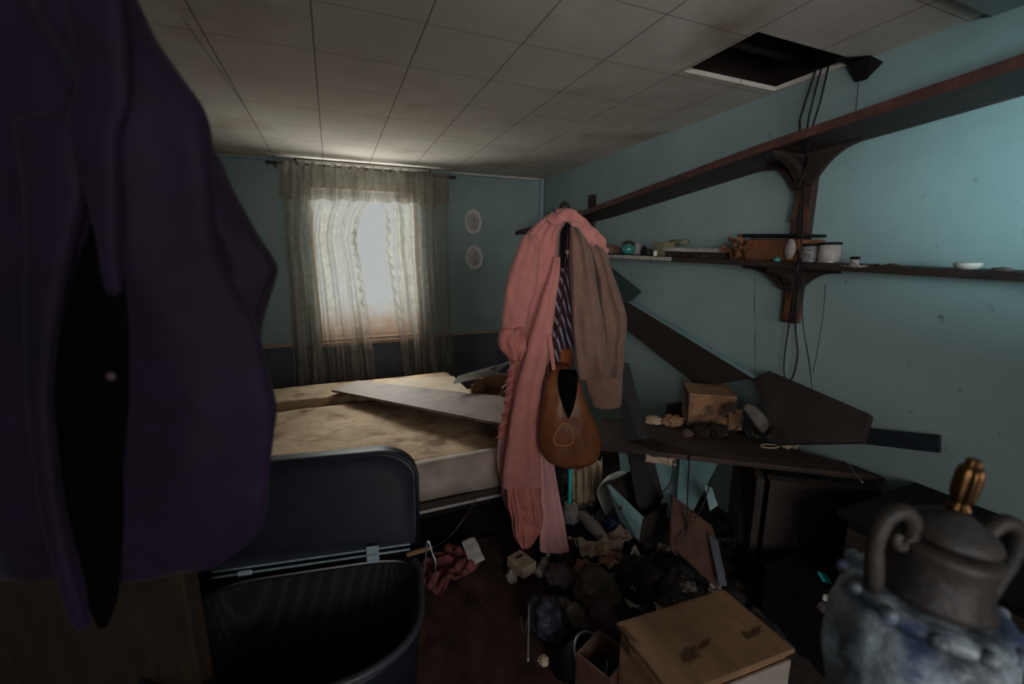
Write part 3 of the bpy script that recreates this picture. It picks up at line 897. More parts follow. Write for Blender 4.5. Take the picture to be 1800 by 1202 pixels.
bm = BM(); tube(bm, [at(x, y, 0, 1.85) for x, y in ((1327, 470), (1327, 500), (1326, 535), (1328, 570), (1327, 600), (1328, 662))], [.001, .0015, .006, .0012, .0055, .001], 60, 6, flat=.3)
obj('ribbon', bm, M_string, None, 'straight thin glossy strip dangling from the shelf left of the post', 'ribbon')
bm = BM(); tube(bm, [at(x, y, 0, 2.06) for x, y in ((1451, 500), (1446, 560), (1436, 620), (1429, 655))], .0015, 20, 5); obj('string', bm, M_string, None, 'fine dark string hanging against the teal wall right of the ribbons', 'string')
bm = BM(); tube(bm, [at(1509, 145, 0, 2.06), at(1503, 210, 0, 2.06)], .0015, 8, 5); obj('string', bm, M_string, None, 'fine dark string hanging from the torn ceiling scrap', 'string')
bm = BM(); tube(bm, [at(x, y, 1, 4.03) for x, y in ((489, 288), (486, 262), (481, 242), (470, 228))] + [at(x, y, 2, 2.297) for x, y in ((430, 185), (380, 115), (320, 30))], .0012, 40, 5); tube(bm, [at(481, 242, 1, 4.03), at(492, 232, 1, 4.02), at(500, 222, 1, 4.0)], .0012, 8, 5)
obj('cobweb', bm, M_web, None, 'dusty cobweb strand trailing from the curtain rod over the ceiling', 'cobweb')

# ------------------------------------------------------------------ fallen boards on the right
nrm = Vector((-1, 0, 0))
bm = BM()
q = [Vector((2.045, 2.80, 1.235)), Vector((2.045, 1.528, .873)), Vector((2.02, 1.86, .735)), Vector((2.02, 2.76, 1.03))]
slab(bm, q, (-.018, 0, .0)); t = thing('fallen_shelf', 'dark fallen shelf board leaning diagonally against the teal wall', 'board', (2.03, 2.1, .75)); obj('board', bm, M_dwood, t, smooth=False, bevel=.002)
bm = BM(); slab(bm, [Vector((2.020, 2.805, 1.237)), Vector((2.020, 1.526, .875)), Vector((2.06, 1.526, .875)), Vector((2.06, 2.805, 1.237))], (0, 0, .012)); obj('edge_strip', bm, M_tealpaint, t, 'pale strip painting the lit top edge', smooth=False)  # paler colour paints the light on the board's top edge
bm = BM(); slab(bm, [at(1075, 470, 0, 2.04), at(1128, 512, 0, 2.04), at(1108, 532, 0, 2.04), at(1075, 532, 0, 2.04)], (-.03, 0, 0)); obj('shelf_block', bm, mat('dark_teal_block', (.03, .06, .06), None, 6, .6), None, 'dark teal wooden block stuck on the wall behind the brown jacket', 'block', smooth=False)

# upturned dark panel behind the cables
bm = BM(); slab(bm, [Vector((1.98, 1.50, .885)), Vector((2.02, 1.427, .944)), Vector((2.02, .965, .868)), Vector((1.90, .985, .735)), Vector((1.84, 1.36, .66))][:4], (-.012, 0, -.012)); bm.free()
bm = BM()
pan = [at(1327, 667, 0, 1.99), at(1352, 651, 0, 2.03), at(1530, 728, 0, 2.03), at(1516, 775, 0, 1.95), at(1360, 778, 0, 1.80)]
fr = [bm.verts.new(p) for p in pan]; bk = [bm.verts.new(p + Vector((.03, .0, -.02))) for p in pan]
bm.faces.new(fr); bm.faces.new(bk[::-1])
for i in range(5):
    bm.faces.new((fr[i], bk[i], bk[(i + 1) % 5], fr[(i + 1) % 5]))
obj('propped_board', bm, mixin(mat('panel_wood', (.038, .027, .024), (.020, .015, .014), 5, .7, .15, 40, stretch=(1, 3, 1)), (.010, .008, .008), 'noise', .5, .7, 4), None, 'upturned dark wooden panel propped under the dangling cables', 'panel', smooth=False, bevel=.003)

# broken desk top lying diagonally
TZ = .60
bm = BM()
dq = [at(1045, 783, 2, TZ), at(1290, 809, 2, TZ), at(1560, 838, 2, TZ), at(1600, 790, 2, TZ), at(1190, 733, 2, TZ), at(1052, 735, 2, TZ)]
dq = [Vector((min(p.x, RX - .006), p.y, p.z)) for p in dq]
lo2 = [bm.verts.new(p + Vector((0, 0, -.025))) for p in dq]; hi2 = [bm.verts.new(p) for p in dq]
bm.faces.new(hi2); bm.faces.new(lo2[::-1])
for i in range(6):
    bm.faces.new((lo2[i], lo2[(i + 1) % 6], hi2[(i + 1) % 6], hi2[i]))
desk = thing('desk', 'dark broken desk with a slanting top along the right wall', 'desk', (1.5, 1.2, 0))
M_desk = mixin(mat('desk_wood', (.062, .035, .027), (.026, .016, .013), 6, .7, .15, 40), (.02, .013, .011), 'noise', .5, .7, 3)
obj('desktop', bm, M_desk, desk, smooth=False, bevel=.004)
# carcass of the desk under the right half of the top
bm = BM(); slab(bm, [Vector((1.66, 1.12, 0.01)), Vector((1.99, .88, .01)), Vector((1.99, .88, .572)), Vector((1.66, 1.12, .572))], (.03, .04, 0)); obj('front_board', bm, M_dwood, desk, smooth=False)
bm = BM(); slab(bm, [Vector((1.62, 1.15, 0.01)), Vector((2.06, 1.62, .01)), Vector((2.06, 1.62, .572)), Vector((1.62, 1.15, .572))], (.02, -.02, 0)); obj('side_board', bm, M_dwood, desk, smooth=False)
bm = BM(); box(bm, (1.94, 2.02, 0.01), (2.07, 2.05, .573)); obj('leg', bm, M_dwood, desk, smooth=False)

# low dark cabinet nearer the camera against the right wall
t = thing('low_cabinet', 'low black cabinet against the right wall behind the urn', 'cabinet', (1.85, .5, 0))
bm = BM(); box(bm, (1.62, .05, 0.04), (2.07, .80, .60)); obj('carcass', bm, M_black, t, smooth=False, bevel=.004)
bm = BM(); box(bm, (1.59, .03, .603), (2.075, .82, .63)); obj('top', bm, M_black, t, smooth=False, bevel=.004)
for k in range(2):
    bm = BM(); box(bm, (1.605, .07 + .37 * k, .07), (1.618, .42 + .37 * k, .57)); dd_ = obj('door', bm, M_dwood, t, smooth=False, bevel=.003)
    bm = BM(); bmesh.ops.create_uvsphere(bm, u_segments=10, v_segments=8, radius=.012, matrix=Matrix.Translation((1.597, .39 + .10 * k, .34))); obj('knob', bm, M_steel, dd_)
for xx in (1.65, 2.0):
    for yy in (.09, .73):
        bm = BM(); box(bm, (xx, yy, 0), (xx + .035, yy + .035, .04)); obj('foot', bm, M_black, t, smooth=False)
# dark board along the wall above it
bm = BM(); slab(bm, [at(1510, 752, 0, 2.06), at(1650, 766, 0, 2.06), at(1650, 796, 0, 2.06), at(1515, 780, 0, 2.06)], (.018, 0, 0)); obj('wall_board', bm, mat('navy_board', (.016, .022, .03), None, 5, .6), None, 'dark blue board standing against the wall right of the wooden panel', 'board', smooth=False)

# leaning dark plank in front of the desk
bm = BM()
tp_l, tp_r = D(1078, 640, 2.18), D(1106, 640, 2.18)
bt_l, bt_r = at(1140, 1000, 2, .02), at(1196, 985, 2, .02)
slab(bm, [tp_l, tp_r, bt_r, bt_l], FH * .03); obj('plank', bm, mat('charred_plank', (.016, .012, .011), (.009, .007, .007), 6, .7), None, 'black plank leaning behind the brown jacket down to the rubbish', 'plank', smooth=False, bevel=.002)

# --- things on the desk
b = at(1262, 757, 2, TZ)
t = thing('wooden_box', 'open tan wooden box with a dirty front standing on the desk', 'box', b)
ex = (at(1290, 755, 2, TZ + .001) - at(1208, 748, 2, TZ + .001)); ex.z = 0
o0 = at(1208, 748, 2, TZ + .001)
ey = Vector((ex.y, -ex.x, 0)).normalized() * -.22
M_dirtybox = mixin(mat('dirty_box', (.33, .17, .085), (.24, .12, .06), 9, .8, .2, 50), (.05, .03, .022), 'noise', .44, .56, 9)
zt = Vector((0, 0, .17))
bm = BM(); obox(bm, o0, ex, ey * .06, zt); obj('front_side', bm, M_dirtybox, t, smooth=False, bevel=.002)
bm = BM(); obox(bm, o0 + ey * .94, ex, ey * .06, zt); obj('back_side', bm, M_dirtybox, t, smooth=False)
bm = BM(); obox(bm, o0 + ey * .062, ex * .06, ey * .875, zt); obj('left_side', bm, M_dirtybox, t, smooth=False)
bm = BM(); obox(bm, o0 + ey * .062 + ex * .065, ex * .93, ey * .875, Vector((0, 0, .012))); obj('bottom', bm, M_dwood, t, smooth=False)
bm = BM(); obox(bm, o0 + zt * 1.005 - ex * .0, ex, ey, Vector((0, 0, .012))); obj('top', bm, M_tan, t, smooth=False, bevel=.002)
for k, (px, py, w, h, sd, m_, lab, cat) in enumerate((
        (1150, 742, .10, .035, 1, M_paper, 'flattened tan leaf litter at the far edge of the desk', 'litter'),
        (1182, 745, .12, .05, 2, M_tan, 'brown crumpled litter against the tan box', 'litter'),
        (1232, 762, .11, .045, 3, M_debris, 'dark clod of dirt below the tan box', 'dirt clump'),
        (1262, 764, .10, .055, 4, M_debris, 'dark clump of dirt at the front of the tan box', 'dirt clump'),
        (1338, 762, .13, .07, 5, M_heap, 'grey rag lump beside the upturned panel', 'rag'),
        (1208, 765, .06, .03, 8, M_mauve, 'small mauve lump beside the tan box', 'litter'))):
    c = at(px, py, 2, TZ + .001)
    bm = blob(c, (w, w * .8, h), sd + 40, .35, 2.4, 4); obj('litter_lump' if cat == 'litter' else cat.replace(' ', '_'), bm, m_, None, lab, cat)
c = at(1296, 757, 2, TZ + .002)
bm = sheet(c + Vector((0, .02, .055)), .07, .11, R(-30), 8, .012, 14, 16, tilt=(R(80), 0)); obj('card', bm, M_tan, None, 'pinkish torn card standing upright right of the tan box', 'card', solid=.003)
bm = BM(); tube(bm, [D(1309, 714, 2.02), D(1322, 722, 2.0), D(1338, 742, 1.98), at(1352, 768, 2, TZ + .02)], [.018, .028, .032, .02], 16, 10, flat=.5); obj('rag', bm, M_heap, None, 'grey cloth end drooping between card and upturned panel', 'rag')
bm = BM(); tube(bm, [D(1306, 728, 1.98), D(1306, 740, 1.98), D(1297, 750, 1.98), at(1289, 757, 2, TZ + .003), at(1278, 760, 2, TZ + .003)], .0025, 14, 5); obj('wire', bm, M_string, None, 'short black wire curling over the pinkish card', 'wire')
c = at(1352, 784, 2, TZ + .006); bm = BM(); tube(bm, [c + RGT * .042 * math.cos(a) * -1 + FH * .02 * math.sin(a) for a in np.linspace(0, 6.1, 12)], .004, 30, 6); obj('ring', bm, M_paper, None, 'pale oval ring lying on the desk', 'ring')
c = at(1388, 786, 2, TZ + .002); bm = sheet(c, .10, .035, R(-15), 9, .02, 20, 14); obj('paper_scrap', bm, M_paper, None, 'pale crumpled scrap beside the oval ring on the desk', 'paper', solid=.002)
c = at(1108, 729, 2, TZ + .012); bm = BM(); lathe(bm, [(.004, -.011), (.012, -.008), (.016, 0), (.010, .010), (.006, .016), (.011, .022), (.002, .026)], c, 14); obj('brass_knob', bm, M_gold, None, 'tiny brass knob glinting at the far edge of the desk', 'knob')
bm = BM(); tube(bm, [at(1468, 788, 2, TZ + .002), at(1490, 815, 2, TZ + .002), D(1516, 848, 1.5)], .0022, 12, 5); obj('wire', bm, M_steel, None, 'straight glinting wire sticking off the desk edge near the urn', 'wire')

# ------------------------------------------------------------------ bed
bed = thing('bed', 'wide low bed with a bare stained tan mattress under the window', 'bed', (-.2, 2.6, 0))
M_mat = mixin(mat('stained_mattress', (.50, .36, .225), (.36, .25, .15), 5, .95, .7, 45), (.17, .09, .05), 'noise', .50, .68, 5.5)
M_side = mat('mattress_side', (.37, .315, .265), (.24, .195, .16), 7, .9, .2, 30)


def cushion(x0, x1, y0, y1, z0, z1, seed, amp=.008, n=34, frontdrop=None):
    bm = BM()
    nx, ny = n * 2, n
    rings = []
    g = {}
    for i in range(nx + 1):
        for j in range(ny + 1):
            x = x0 + (x1 - x0) * i / nx; y = y0 + (y1 - y0) * j / ny
            e = min(i, nx - i, j, ny - j)
            drop = .0 if e > 1 else (.006 if e == 1 else .02)
            z = z1 + amp * noise.noise(Vector((x * 4 + seed, y * 4, 0))) + amp * .5 * noise.noise(Vector((x * 13, y * 13, seed))) - drop
            if frontdrop:
                z += frontdrop(x, y)
            g[i, j] = bm.verts.new((x, y, z))
    for i in range(nx):
        for j in range(ny):
            bm.faces.new((g[i, j], g[i + 1, j], g[i + 1, j + 1], g[i, j + 1]))
    edge = [g[i, 0] for i in range(nx + 1)] + [g[nx, j] for j in range(1, ny + 1)] + [g[i, ny] for i in range(nx - 1, -1, -1)] + [g[0, j] for j in range(ny - 1, 0, -1)]
    low = []
    for v in edge:
        low.append(bm.verts.new((v.co.x, v.co.y, z0)))
    for i in range(len(edge)):
        k = (i + 1) % len(edge)
        bm.faces.new((edge[i], low[i], low[k], edge[k]))
    bm.faces.new(low)
    return bm


obj('mattress', cushion(-1.28, .93, 1.86, 2.985, .37, .545, 3, .012), M_mat, bed)
bm = BM()
g = []
for i in range(80):
    x = -1.27 + 2.17 * i / 79
    w = .006 * noise.noise(Vector((x * 9, 0, 0)))
    tp = .525 + .02 * noise.noise(Vector((x * 5, 2, 0)))
    g.append([bm.verts.new((x, 1.90, .557)), bm.verts.new((x, 1.862, .556)), bm.verts.new((x, 1.838 + w, tp)), bm.verts.new((x, 1.832 + 2 * w, .46)), bm.verts.new((x, 1.836 - w, .385 + .008 * math.sin(x * 6)))])
for a, b in zip(g[:-1], g[1:]):
    for j in range(4):
        bm.faces.new((a[j], a[j + 1], b[j + 1], b[j]))
obj('mattress_border', bm, M_side, bed, 'pale creased border along the front', solid=.006)
obj('rear_mattress', cushion(-1.28, .84, 3.03, 3.40, .30, .575, 8, .006), M_mat, bed)
bm = BM(); box(bm, (-1.27, 1.90, .255), (.92, 3.02, .368)); obj('box_base', bm, M_black, bed, smooth=False)
bm = BM(); box(bm, (-1.28, 1.84, .335), (.95, 1.898, .368)); obj('front_rail', bm, M_dwood, bed, smooth=False, bevel=.003)
bm = BM(); box(bm, (-1.28, 1.85, .312), (.95, 1.87, .326)); obj('lower_rail', bm, M_wpaper, bed, 'thin pale rail', smooth=False)
bm = BM(); box(bm, (-1.27, 3.02, .255), (.83, 3.39, .299)); obj('rear_base', bm, M_black, bed, smooth=False)
for xx in (-1.2, .82):
    for yy in (1.95, 3.3):
        bm = BM(); box(bm, (xx, yy, 0), (xx + .05, yy + .05, .254)); obj('leg', bm, M_dwood, bed, smooth=False)
# cardboard sheet on the rear mattress
zc = .592
bm = BM(); slab(bm, [at(640, 676, 2, zc), at(700, 697, 2, zc), at(832, 702, 2, zc), at(798, 662, 2, zc), at(690, 667, 2, zc)][1:5] , (0, 0, .006)); bm.free()
bm = BM()
pp = [at(655, 688, 2, zc), at(838, 702, 2, zc), at(797, 662, 2, zc), at(688, 668, 2, zc)]
slab(bm, pp, (0, 0, .006)); obj('cardboard_sheet', bm, mat('card_sheet', (.46, .36, .25), (.36, .27, .18), 6, .8), None, 'tan sheet of cardboard on the bed beside the white-flapped box', 'cardboard', smooth=False)
# fallen plank across the bed
plk = [at(583, 689, 2, .592), at(870, 747, 2, .655), at(912, 755, 2, .663), at(912, 708, 2, .663), at(880, 701, 2, .655), at(630, 672, 2, .596)]
bm = BM()
lo3 = [bm.verts.new(p) for p in plk]; hi3 = [bm.verts.new(p + Vector((0, 0, .016))) for p in plk]
bm.faces.new(hi3); bm.faces.new(lo3[::-1])
for i in range(6):
    bm.faces.new((lo3[i], lo3[(i + 1) % 6], hi3[(i + 1) % 6], hi3[i]))
obj('fallen_plank', bm, mixin(mat('plank_wood', (.20, .14, .105), (.13, .09, .068), 6, .7, .1, 60, stretch=(2, 2, 1)), (.08, .055, .045), 'noise', .56, .72, 6), None, 'long grey-brown plank fallen across the bed', 'plank', smooth=False, bevel=.002)
# open box on bed corner
zb = .60
b = at(850, 705, 2, zb)
t = thing('open_box', 'open brown box with a white flap on the far bed corner', 'box', b)
f0, f1 = at(828, 706, 2, zb), at(884, 712, 2, zb)
ex = f1 - f0; ey = Vector((-ex.y, ex.x, 0)).normalized() * .30
zz = Vector((0, 0, .10))
bm = BM(); obox(bm, f0, ex, ey, Vector((0, 0, .012))); obj('bottom', bm, M_rust, t, smooth=False)
for nm, o_, a_, b_ in (('back_side', f0 + ey, ex, ey * .04), ('left_side', f0, ex * .05, ey), ('right_side', f0 + ex * .95, ex * .05, ey)):
    bm = BM(); obox(bm, o_ + Vector((0, 0, .012)), a_, b_, zz); obj(nm, bm, M_tan, t, smooth=False)
bm = BM(); obox(bm, f0 + Vector((0, 0, .0125)) + ex * .06, ex * .88, ey * .03, Vector((0, 0, .045))); obj('front_side', bm, M_tan, t, smooth=False)
bm = BM(); slab(bm, [f0 + Vector((-.10, .05, .115)), f0 + ey * .35 + Vector((-.13, 0, .15)), f0 + ey * 1.05 + ex * .75 + Vector((0, 0, .20)), f0 + ey * .9 + ex * .25 + Vector((0, -.02, .115))], (0, 0, .006)); obj('flap', bm, M_white, t, 'white flap folded back', smooth=False)
bm = BM(); slab(bm, [f0 + ey * .62 + ex * .30 + Vector((0, 0, .1668)), f0 + ey * .72 + ex * .30 + Vector((0, 0, .1735)), f0 + ey * .75 + ex * .44 + Vector((0, 0, .179)), f0 + ey * .66 + ex * .42 + Vector((0, 0, .174))], (0, 0, .004)); obj('hand_hole', bm, M_black, t, smooth=False)

# ------------------------------------------------------------------ coat stand with clothes
base = at(1000, 925, 2, 0.0)
SD = 2.20
top = V(992, 380, SD)
foot = Vector((top.x, top.y, 0))
cs = thing('coat_stand', 'black coat stand buried under a pink robe and a brown jacket', 'coat stand', foot)
bm = BM(); tube(bm, [foot + Vector((0, 0, .03)), top + Vector((0, 0, .02))], .017, 8, 12); obj('post', bm, M_black, cs)
for k in range(4):
    a = k * math.pi / 2 + .5
    d_ = Vector((math.cos(a), math.sin(a), 0))
    bm = BM(); tube(bm, [foot + Vector((0, 0, .10)), foot + d_ * .10 + Vector((0, 0, .07)), foot + d_ * .22 + Vector((0, 0, .018))], [.016, .013, .012], 12, 8); obj('leg', bm, M_black, cs)
    bm = BM(); tube(bm, [top + Vector((0, 0, -.04)), top + d_ * .05 + Vector((0, 0, -.05)), top + d_ * .085 + Vector((0, 0, -.01)), top + d_ * .08 + Vector((0, 0, .02))], [.007, .006, .006, .008], 14, 8); obj('hook', bm, M_dwood, cs)
bm = BM(); lathe(bm, [(.018, 0), (.026, .012), (.022, .028), (.012, .04), (.002, .044)], top + Vector((0, 0, .02)), 16); obj('finial', bm, M_dwood, cs)

rb = thing('robe', 'salmon pink robe hanging on the coat stand with ruffled cuff', 'robe', foot + Vector((-.1, -.1, .05)))
bm = cloth([(366, 980, 999, 2.16), (375, 968, 1006, 2.15), (388, 948, 1000, 2.14), (402, 932, 984, 2.13), (420, 916, 981, 2.12), (450, 905, 980, 2.12), (500, 895, 977, 2.12), (550, 889, 974, 2.12), (600, 893, 971, 2.12), (650, 897, 966, 2.12), (700, 888, 958, 2.12), (760, 876, 952, 2.12), (820, 873, 950, 2.12), (880, 885, 950, 2.12), (920, 900, 946, 2.12)], 2.12, .07, ((1.5, .010, .4, 1.0), (3.5, .006, 1.3, 2.0)), n=80, m=70, wr=.013, wf=10, seed=11)
obj('robe_body', bm, M_pink, rb, sub=1)
bm = cloth([(412, 918, 948, 2.06), (440, 906, 950, 2.04), (480, 893, 948, 2.03), (520, 886, 940, 2.03), (552, 881, 930, 2.03), (578, 884, 924, 2.03), (590, 886, 922, 2.03)], 2.04, .045, ((2, .006, 0, 2),), n=48, m=36, wr=.014, wf=12, seed=12)
obj('sleeve', bm, M_pink, rb, sub=1)
# gathered frills: cuff and edge trim
def frill(path, width, depth, waves, seed, dirx=-1, dz=-.6):
    P = smooth_path([V(x, y, depth) for x, y in path], 140)
    bm = BM(); g = []
    for i, p in enumerate(P):
        t = i / (len(P) - 1)
        s = math.sin(t * waves * 2 * math.pi + seed)
        w = width * (0.9 + .16 * s)
        g.append([bm.verts.new(p + RGT * (dirx * w * u) + Vector((0, 0, dz * w * u)) - FH * (.004 + u * .026 * math.cos(t * waves * 2 * math.pi + seed + noise.noise(Vector((t * 5, seed, 0)))))) for u in (0, .25, .5, .75, 1)])
    for a, b in zip(g[:-1], g[1:]):
        for j in range(4):
            bm.faces.new((a[j], a[j + 1], b[j + 1], b[j]))
    return bm


bm = cloth([(572, 884, 924), (585, 878, 926), (598, 875, 928), (612, 878, 926), (624, 888, 920), (634, 896, 914)], 2.01, .05, ((1.7, .012, .4, 3.0), (3.1, .005, 1.0, -3.0)), n=80, m=24, wr=.012, wf=13, seed=13)
obj('cuff_ruffle', bm, M_pinkdk, rb, sub=1)
bm = frill([(912, 628), (906, 655), (902, 680), (900, 705), (894, 735), (886, 765)], .040, 2.05, 7, .6, -1, -.15); obj('edge_ruffle', bm, M_pinkdk, rb, solid=.003)
# broad front panel hanging in front
bm = cloth([(450, 974, 986, 2.03), (485, 964, 984, 2.02), (520, 953, 979, 2.01), (560, 941, 974, 2.0), (600, 929, 967, 1.99), (655, 915, 958, 1.99), (700, 905, 951, 1.985), (741, 897, 948, 1.985), (790, 890, 949, 1.985), (830, 884, 951, 1.985), (862, 884, 951, 1.99)], 2.0, .022, ((1.2, .006, 1.0, 1.2),), n=56, m=56, wr=.005, wf=9, seed=14)
obj('front_panel', bm, M_pink, rb, sub=1)
bm = cloth([(840, 886, 948, 2.03), (862, 888, 951, 2.02), (885, 892, 952, 2.01), (910, 897, 953, 2.01), (930, 900, 949, 2.01), (944, 905, 942, 2.02), (954, 914, 934, 2.02), (960, 920, 928, 2.02)], 2.02, .05, ((4, .006, .4, 2.0), (8, .004, 1.2, -2.5)), n=90, m=34, wr=.015, wf=15, seed=15)
obj('gathered_hem', bm, M_pinkdk, rb, sub=1)
bm = cloth([(770, 946, 962, 2.06), (800, 947, 972, 2.05), (850, 949, 980, 2.04), (900, 949, 989, 2.03), (940, 948, 996, 2.02), (966, 948, 1001, 2.02), (972, 950, 1001, 2.02)], 2.04, .018, ((1.3, .008, 2.2, .6), (3, .004, 0, 0)), n=56, m=40, wr=.003, wf=8, seed=16)
obj('inner_panel', bm, M_pinklt, rb, 'paler rose lower panel', sub=1)
bm = BM(); tube(bm, [V(966, 392, 2.10), V(985, 380, 2.08), V(1004, 384, 2.06), V(1026, 402, 2.06), V(1048, 424, 2.08), V(1070, 448, 2.12)], [.022, .028, .030, .036, .036, .014], 48, 18, flat=.6)
for v in bm.verts:
    v.co += Vector((noise.noise(v.co * 22), noise.noise(v.co * 22 + Vector((3, 0, 0))), noise.noise(v.co * 22 + Vector((0, 4, 0))))) * .018
obj('collar', bm, M_pink, rb, sub=1)
bm = cloth([(384, 1000, 1014), (405, 1004, 1040), (430, 1010, 1062), (455, 1016, 1070), (490, 1020, 1074)], 2.20, .05, ((2, .006, 0, 1),), n=48, m=24, wr=.008, wf=12, seed=17)
obj('shoulder', bm, M_pink, rb, sub=1)
bm = cloth([(590, 962, 970, 1.96), (630, 967, 975, 1.955), (655, 971, 978, 1.955), (676, 974, 981, 1.96)], 1.96, .004, (), n=20, m=24, wr=.002, seed=18)
obj('belt_end', bm, M_pink, rb)

tj = thing('jacket', 'taupe brown jacket draped on the right side of the coat stand', 'jacket', foot + Vector((.15, 0, .9)))
bm = cloth([(398, 1002, 1014, 2.00), (420, 1001, 1030, 1.98), (450, 1001, 1040, 1.96), (500, 1003, 1049, 1.94), (550, 1006, 1058, 1.935), (600, 1008, 1064, 1.93), (640, 1012, 1071, 1.93), (664, 1016, 1076, 1.93), (668, 1020, 1074, 1.93)], 1.95, .045, ((1.4, .016, 1.2, .8), (3.2, .003, .4, 2.0)), n=64, m=56, wr=.012, wf=9, seed=21)
obj('jacket_front', bm, M_taupe, tj, sub=1)
bm = cloth([(425, 1030, 1052, 2.10), (445, 1036, 1068, 2.08), (480, 1046, 1078, 2.06), (520, 1052, 1092, 2.05), (552, 1056, 1101, 2.05), (580, 1058, 1101, 2.05), (620, 1058, 1096, 2.06), (650, 1056, 1093, 2.07), (690, 1054, 1096, 2.08)], 2.06, .05, ((1.8, .016, .3, 1.2), (3, .003, 2, 1.0)), n=64, m=48, wr=.014, wf=10, seed=22)
obj('sleeve', bm, M_taupe, tj, sub=1)
bm = cloth([(655, 1024, 1090, 2.03), (672, 1028, 1092, 2.02), (695, 1036, 1094, 2.02), (712, 1040, 1090, 2.02), (717, 1044, 1084, 2.02)], 2.03, .05, ((1.6, .008, 2.0, 1),), n=56, m=24, wr=.008, wf=14, seed=23)
obj('cuff', bm, M_taupe, tj, sub=1)


def stripe_mat():
    m = mat('striped_cotton', (.045, .018, .03), (.03, .012, .02), 6, .9)
    nt = m.node_tree
    b = nt.nodes['Principled BSDF']
    src = b.inputs['Base Color'].links[0].from_socket
    tc = nt.nodes.new('ShaderNodeTexCoord')
    mp = nt.nodes.new('ShaderNodeMapping'); mp.inputs['Rotation'].default_value = (0, R(18), R(0))
    nt.links.new(tc.outputs['Object'], mp.inputs[0])
    wv = nt.nodes.new('ShaderNodeTexWave'); wv.inputs['Scale'].default_value = 13; wv.inputs['Distortion'].default_value = .6; wv.bands_direction = 'X'
    nt.links.new(mp.outputs[0], wv.inputs['Vector'])
    cr = nt.nodes.new('ShaderNodeValToRGB'); cr.color_ramp.elements[0].position = .72; cr.color_ramp.elements[1].position = .80
    nt.links.new(wv.outputs['Fac'], cr.inputs[0])
    mx = nt.nodes.new('ShaderNodeMix'); mx.data_type = 'RGBA'; mx.inputs['B'].default_value = (.30, .26, .33, 1)
    nt.links.new(cr.outputs[0], mx.inputs['Factor']); nt.links.new(src, mx.inputs['A'])
    nt.links.new(mx.outputs['Result'], b.inputs['Base Color'])
    return m


bm = cloth([(470, 972, 1006), (520, 968, 1008), (580, 960, 1008), (640, 955, 1008), (668, 958, 1006)], 2.13, .035, ((2, .010, .5, 2), (4, .004, 0, -2)), n=56, m=34, wr=.006, wf=12, seed=24)
obj('striped_shirt', bm, stripe_mat(), None, 'dark striped shirt glimpsed between pink robe and brown jacket', 'shirt', sub=1)
bm = cloth([(384, 978, 1002), (420, 974, 1004), (470, 974, 1004), (520, 978, 1002)], 2.23, .04, ((2, .006, 0, 1),), n=40, m=24, wr=.006, wf=12, seed=25)
obj('cap', bm, M_dleather, None, 'dark brown cap hung at the top of the stand inside the robe collar', 'cap', sub=1)
bm = cloth([(612, 984, 1006), (650, 980, 1004), (700, 978, 1002), (730, 982, 1000)], 2.10, .02, ((2, .006, 0, 1),), n=32, m=20, wr=.005, wf=12, seed=26)
obj('scarf', bm, mat('rust_scarf', (.30, .085, .03), None, 8, .8), None, 'rust orange scarf hanging behind the leather bag', 'scarf', sub=1)
bm = BM(); lathe(bm, [(.002, .004), (.009, .002), (.011, -.004), (.004, -.012), (.002, -.03)], V(998, 441, 2.06), 14); obj('hook_ornament', bm, M_cream, cs, 'pale hook knob')

# leather bag
bag = thing('handbag', 'tan leather slouch bag hanging below the pink robe and brown jacket', 'bag', V(1000, 818, 1.93))
BD = 1.93
bm = cloth([(640, 972, 996, 2.0), (655, 962, 1012, 1.98), (672, 956, 1020, 1.96), (690, 955, 1024, 1.95), (705, 953, 1030, 1.94), (722, 951, 1038), (740, 948, 1046), (758, 945, 1052), (778, 945, 1055), (795, 951, 1053), (808, 962, 1047), (816, 978, 1036), (820, 992, 1022)], BD, .075, ((1, .006, .5, .5), (2.2, .004, 1.5, 2)), n=64, m=60, wr=.008, wf=10, seed=31)
obj('bag_body', bm, M_leather, bag, sub=1)
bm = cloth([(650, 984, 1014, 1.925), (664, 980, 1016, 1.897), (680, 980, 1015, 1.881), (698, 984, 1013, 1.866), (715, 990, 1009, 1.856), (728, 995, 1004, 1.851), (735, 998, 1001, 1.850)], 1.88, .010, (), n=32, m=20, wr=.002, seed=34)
obj('bag_mouth_shade', bm, M_lining, bag, 'black patch painting the shade in the gaping mouth')  # black shell laid over the leather paints the dark of the bag's mouth
bm = BM(); tube(bm, [V(960, 670, 1.96), V(968, 630, 1.99), V(984, 560, 2.05), V(994, 460, 2.08), V(998, 410, 2.1)], .007, 30, 8, flat=.5); tube(bm, [V(1017, 688, 1.96), V(1015, 650, 1.985), V(1006, 560, 2.06), V(1000, 470, 2.08), V(998, 410, 2.1)], .009, 30, 8, flat=.5)
obj('strap', bm, M_dleather, bag)
loop = [(990, 744), (1001, 748), (1007, 765), (1006, 778), (994, 783), (978, 781), (973, 772), (979, 757), (990, 744)]
bm = BM(); tube(bm, [V(x, y, 1.844) for x, y in loop], .0035, 40, 6); obj('stitched_loop', bm, mat('light_leather', (.42, .17, .06), None, 8, .5), bag, 'lighter stitched loop')
bm = BM(); lathe(bm, [(.002, .006), (.0065, .004), (.0065, -.002), (.002, -.004)], V(1018, 690, 1.93), 12); obj('buckle', bm, M_chrome, bag)

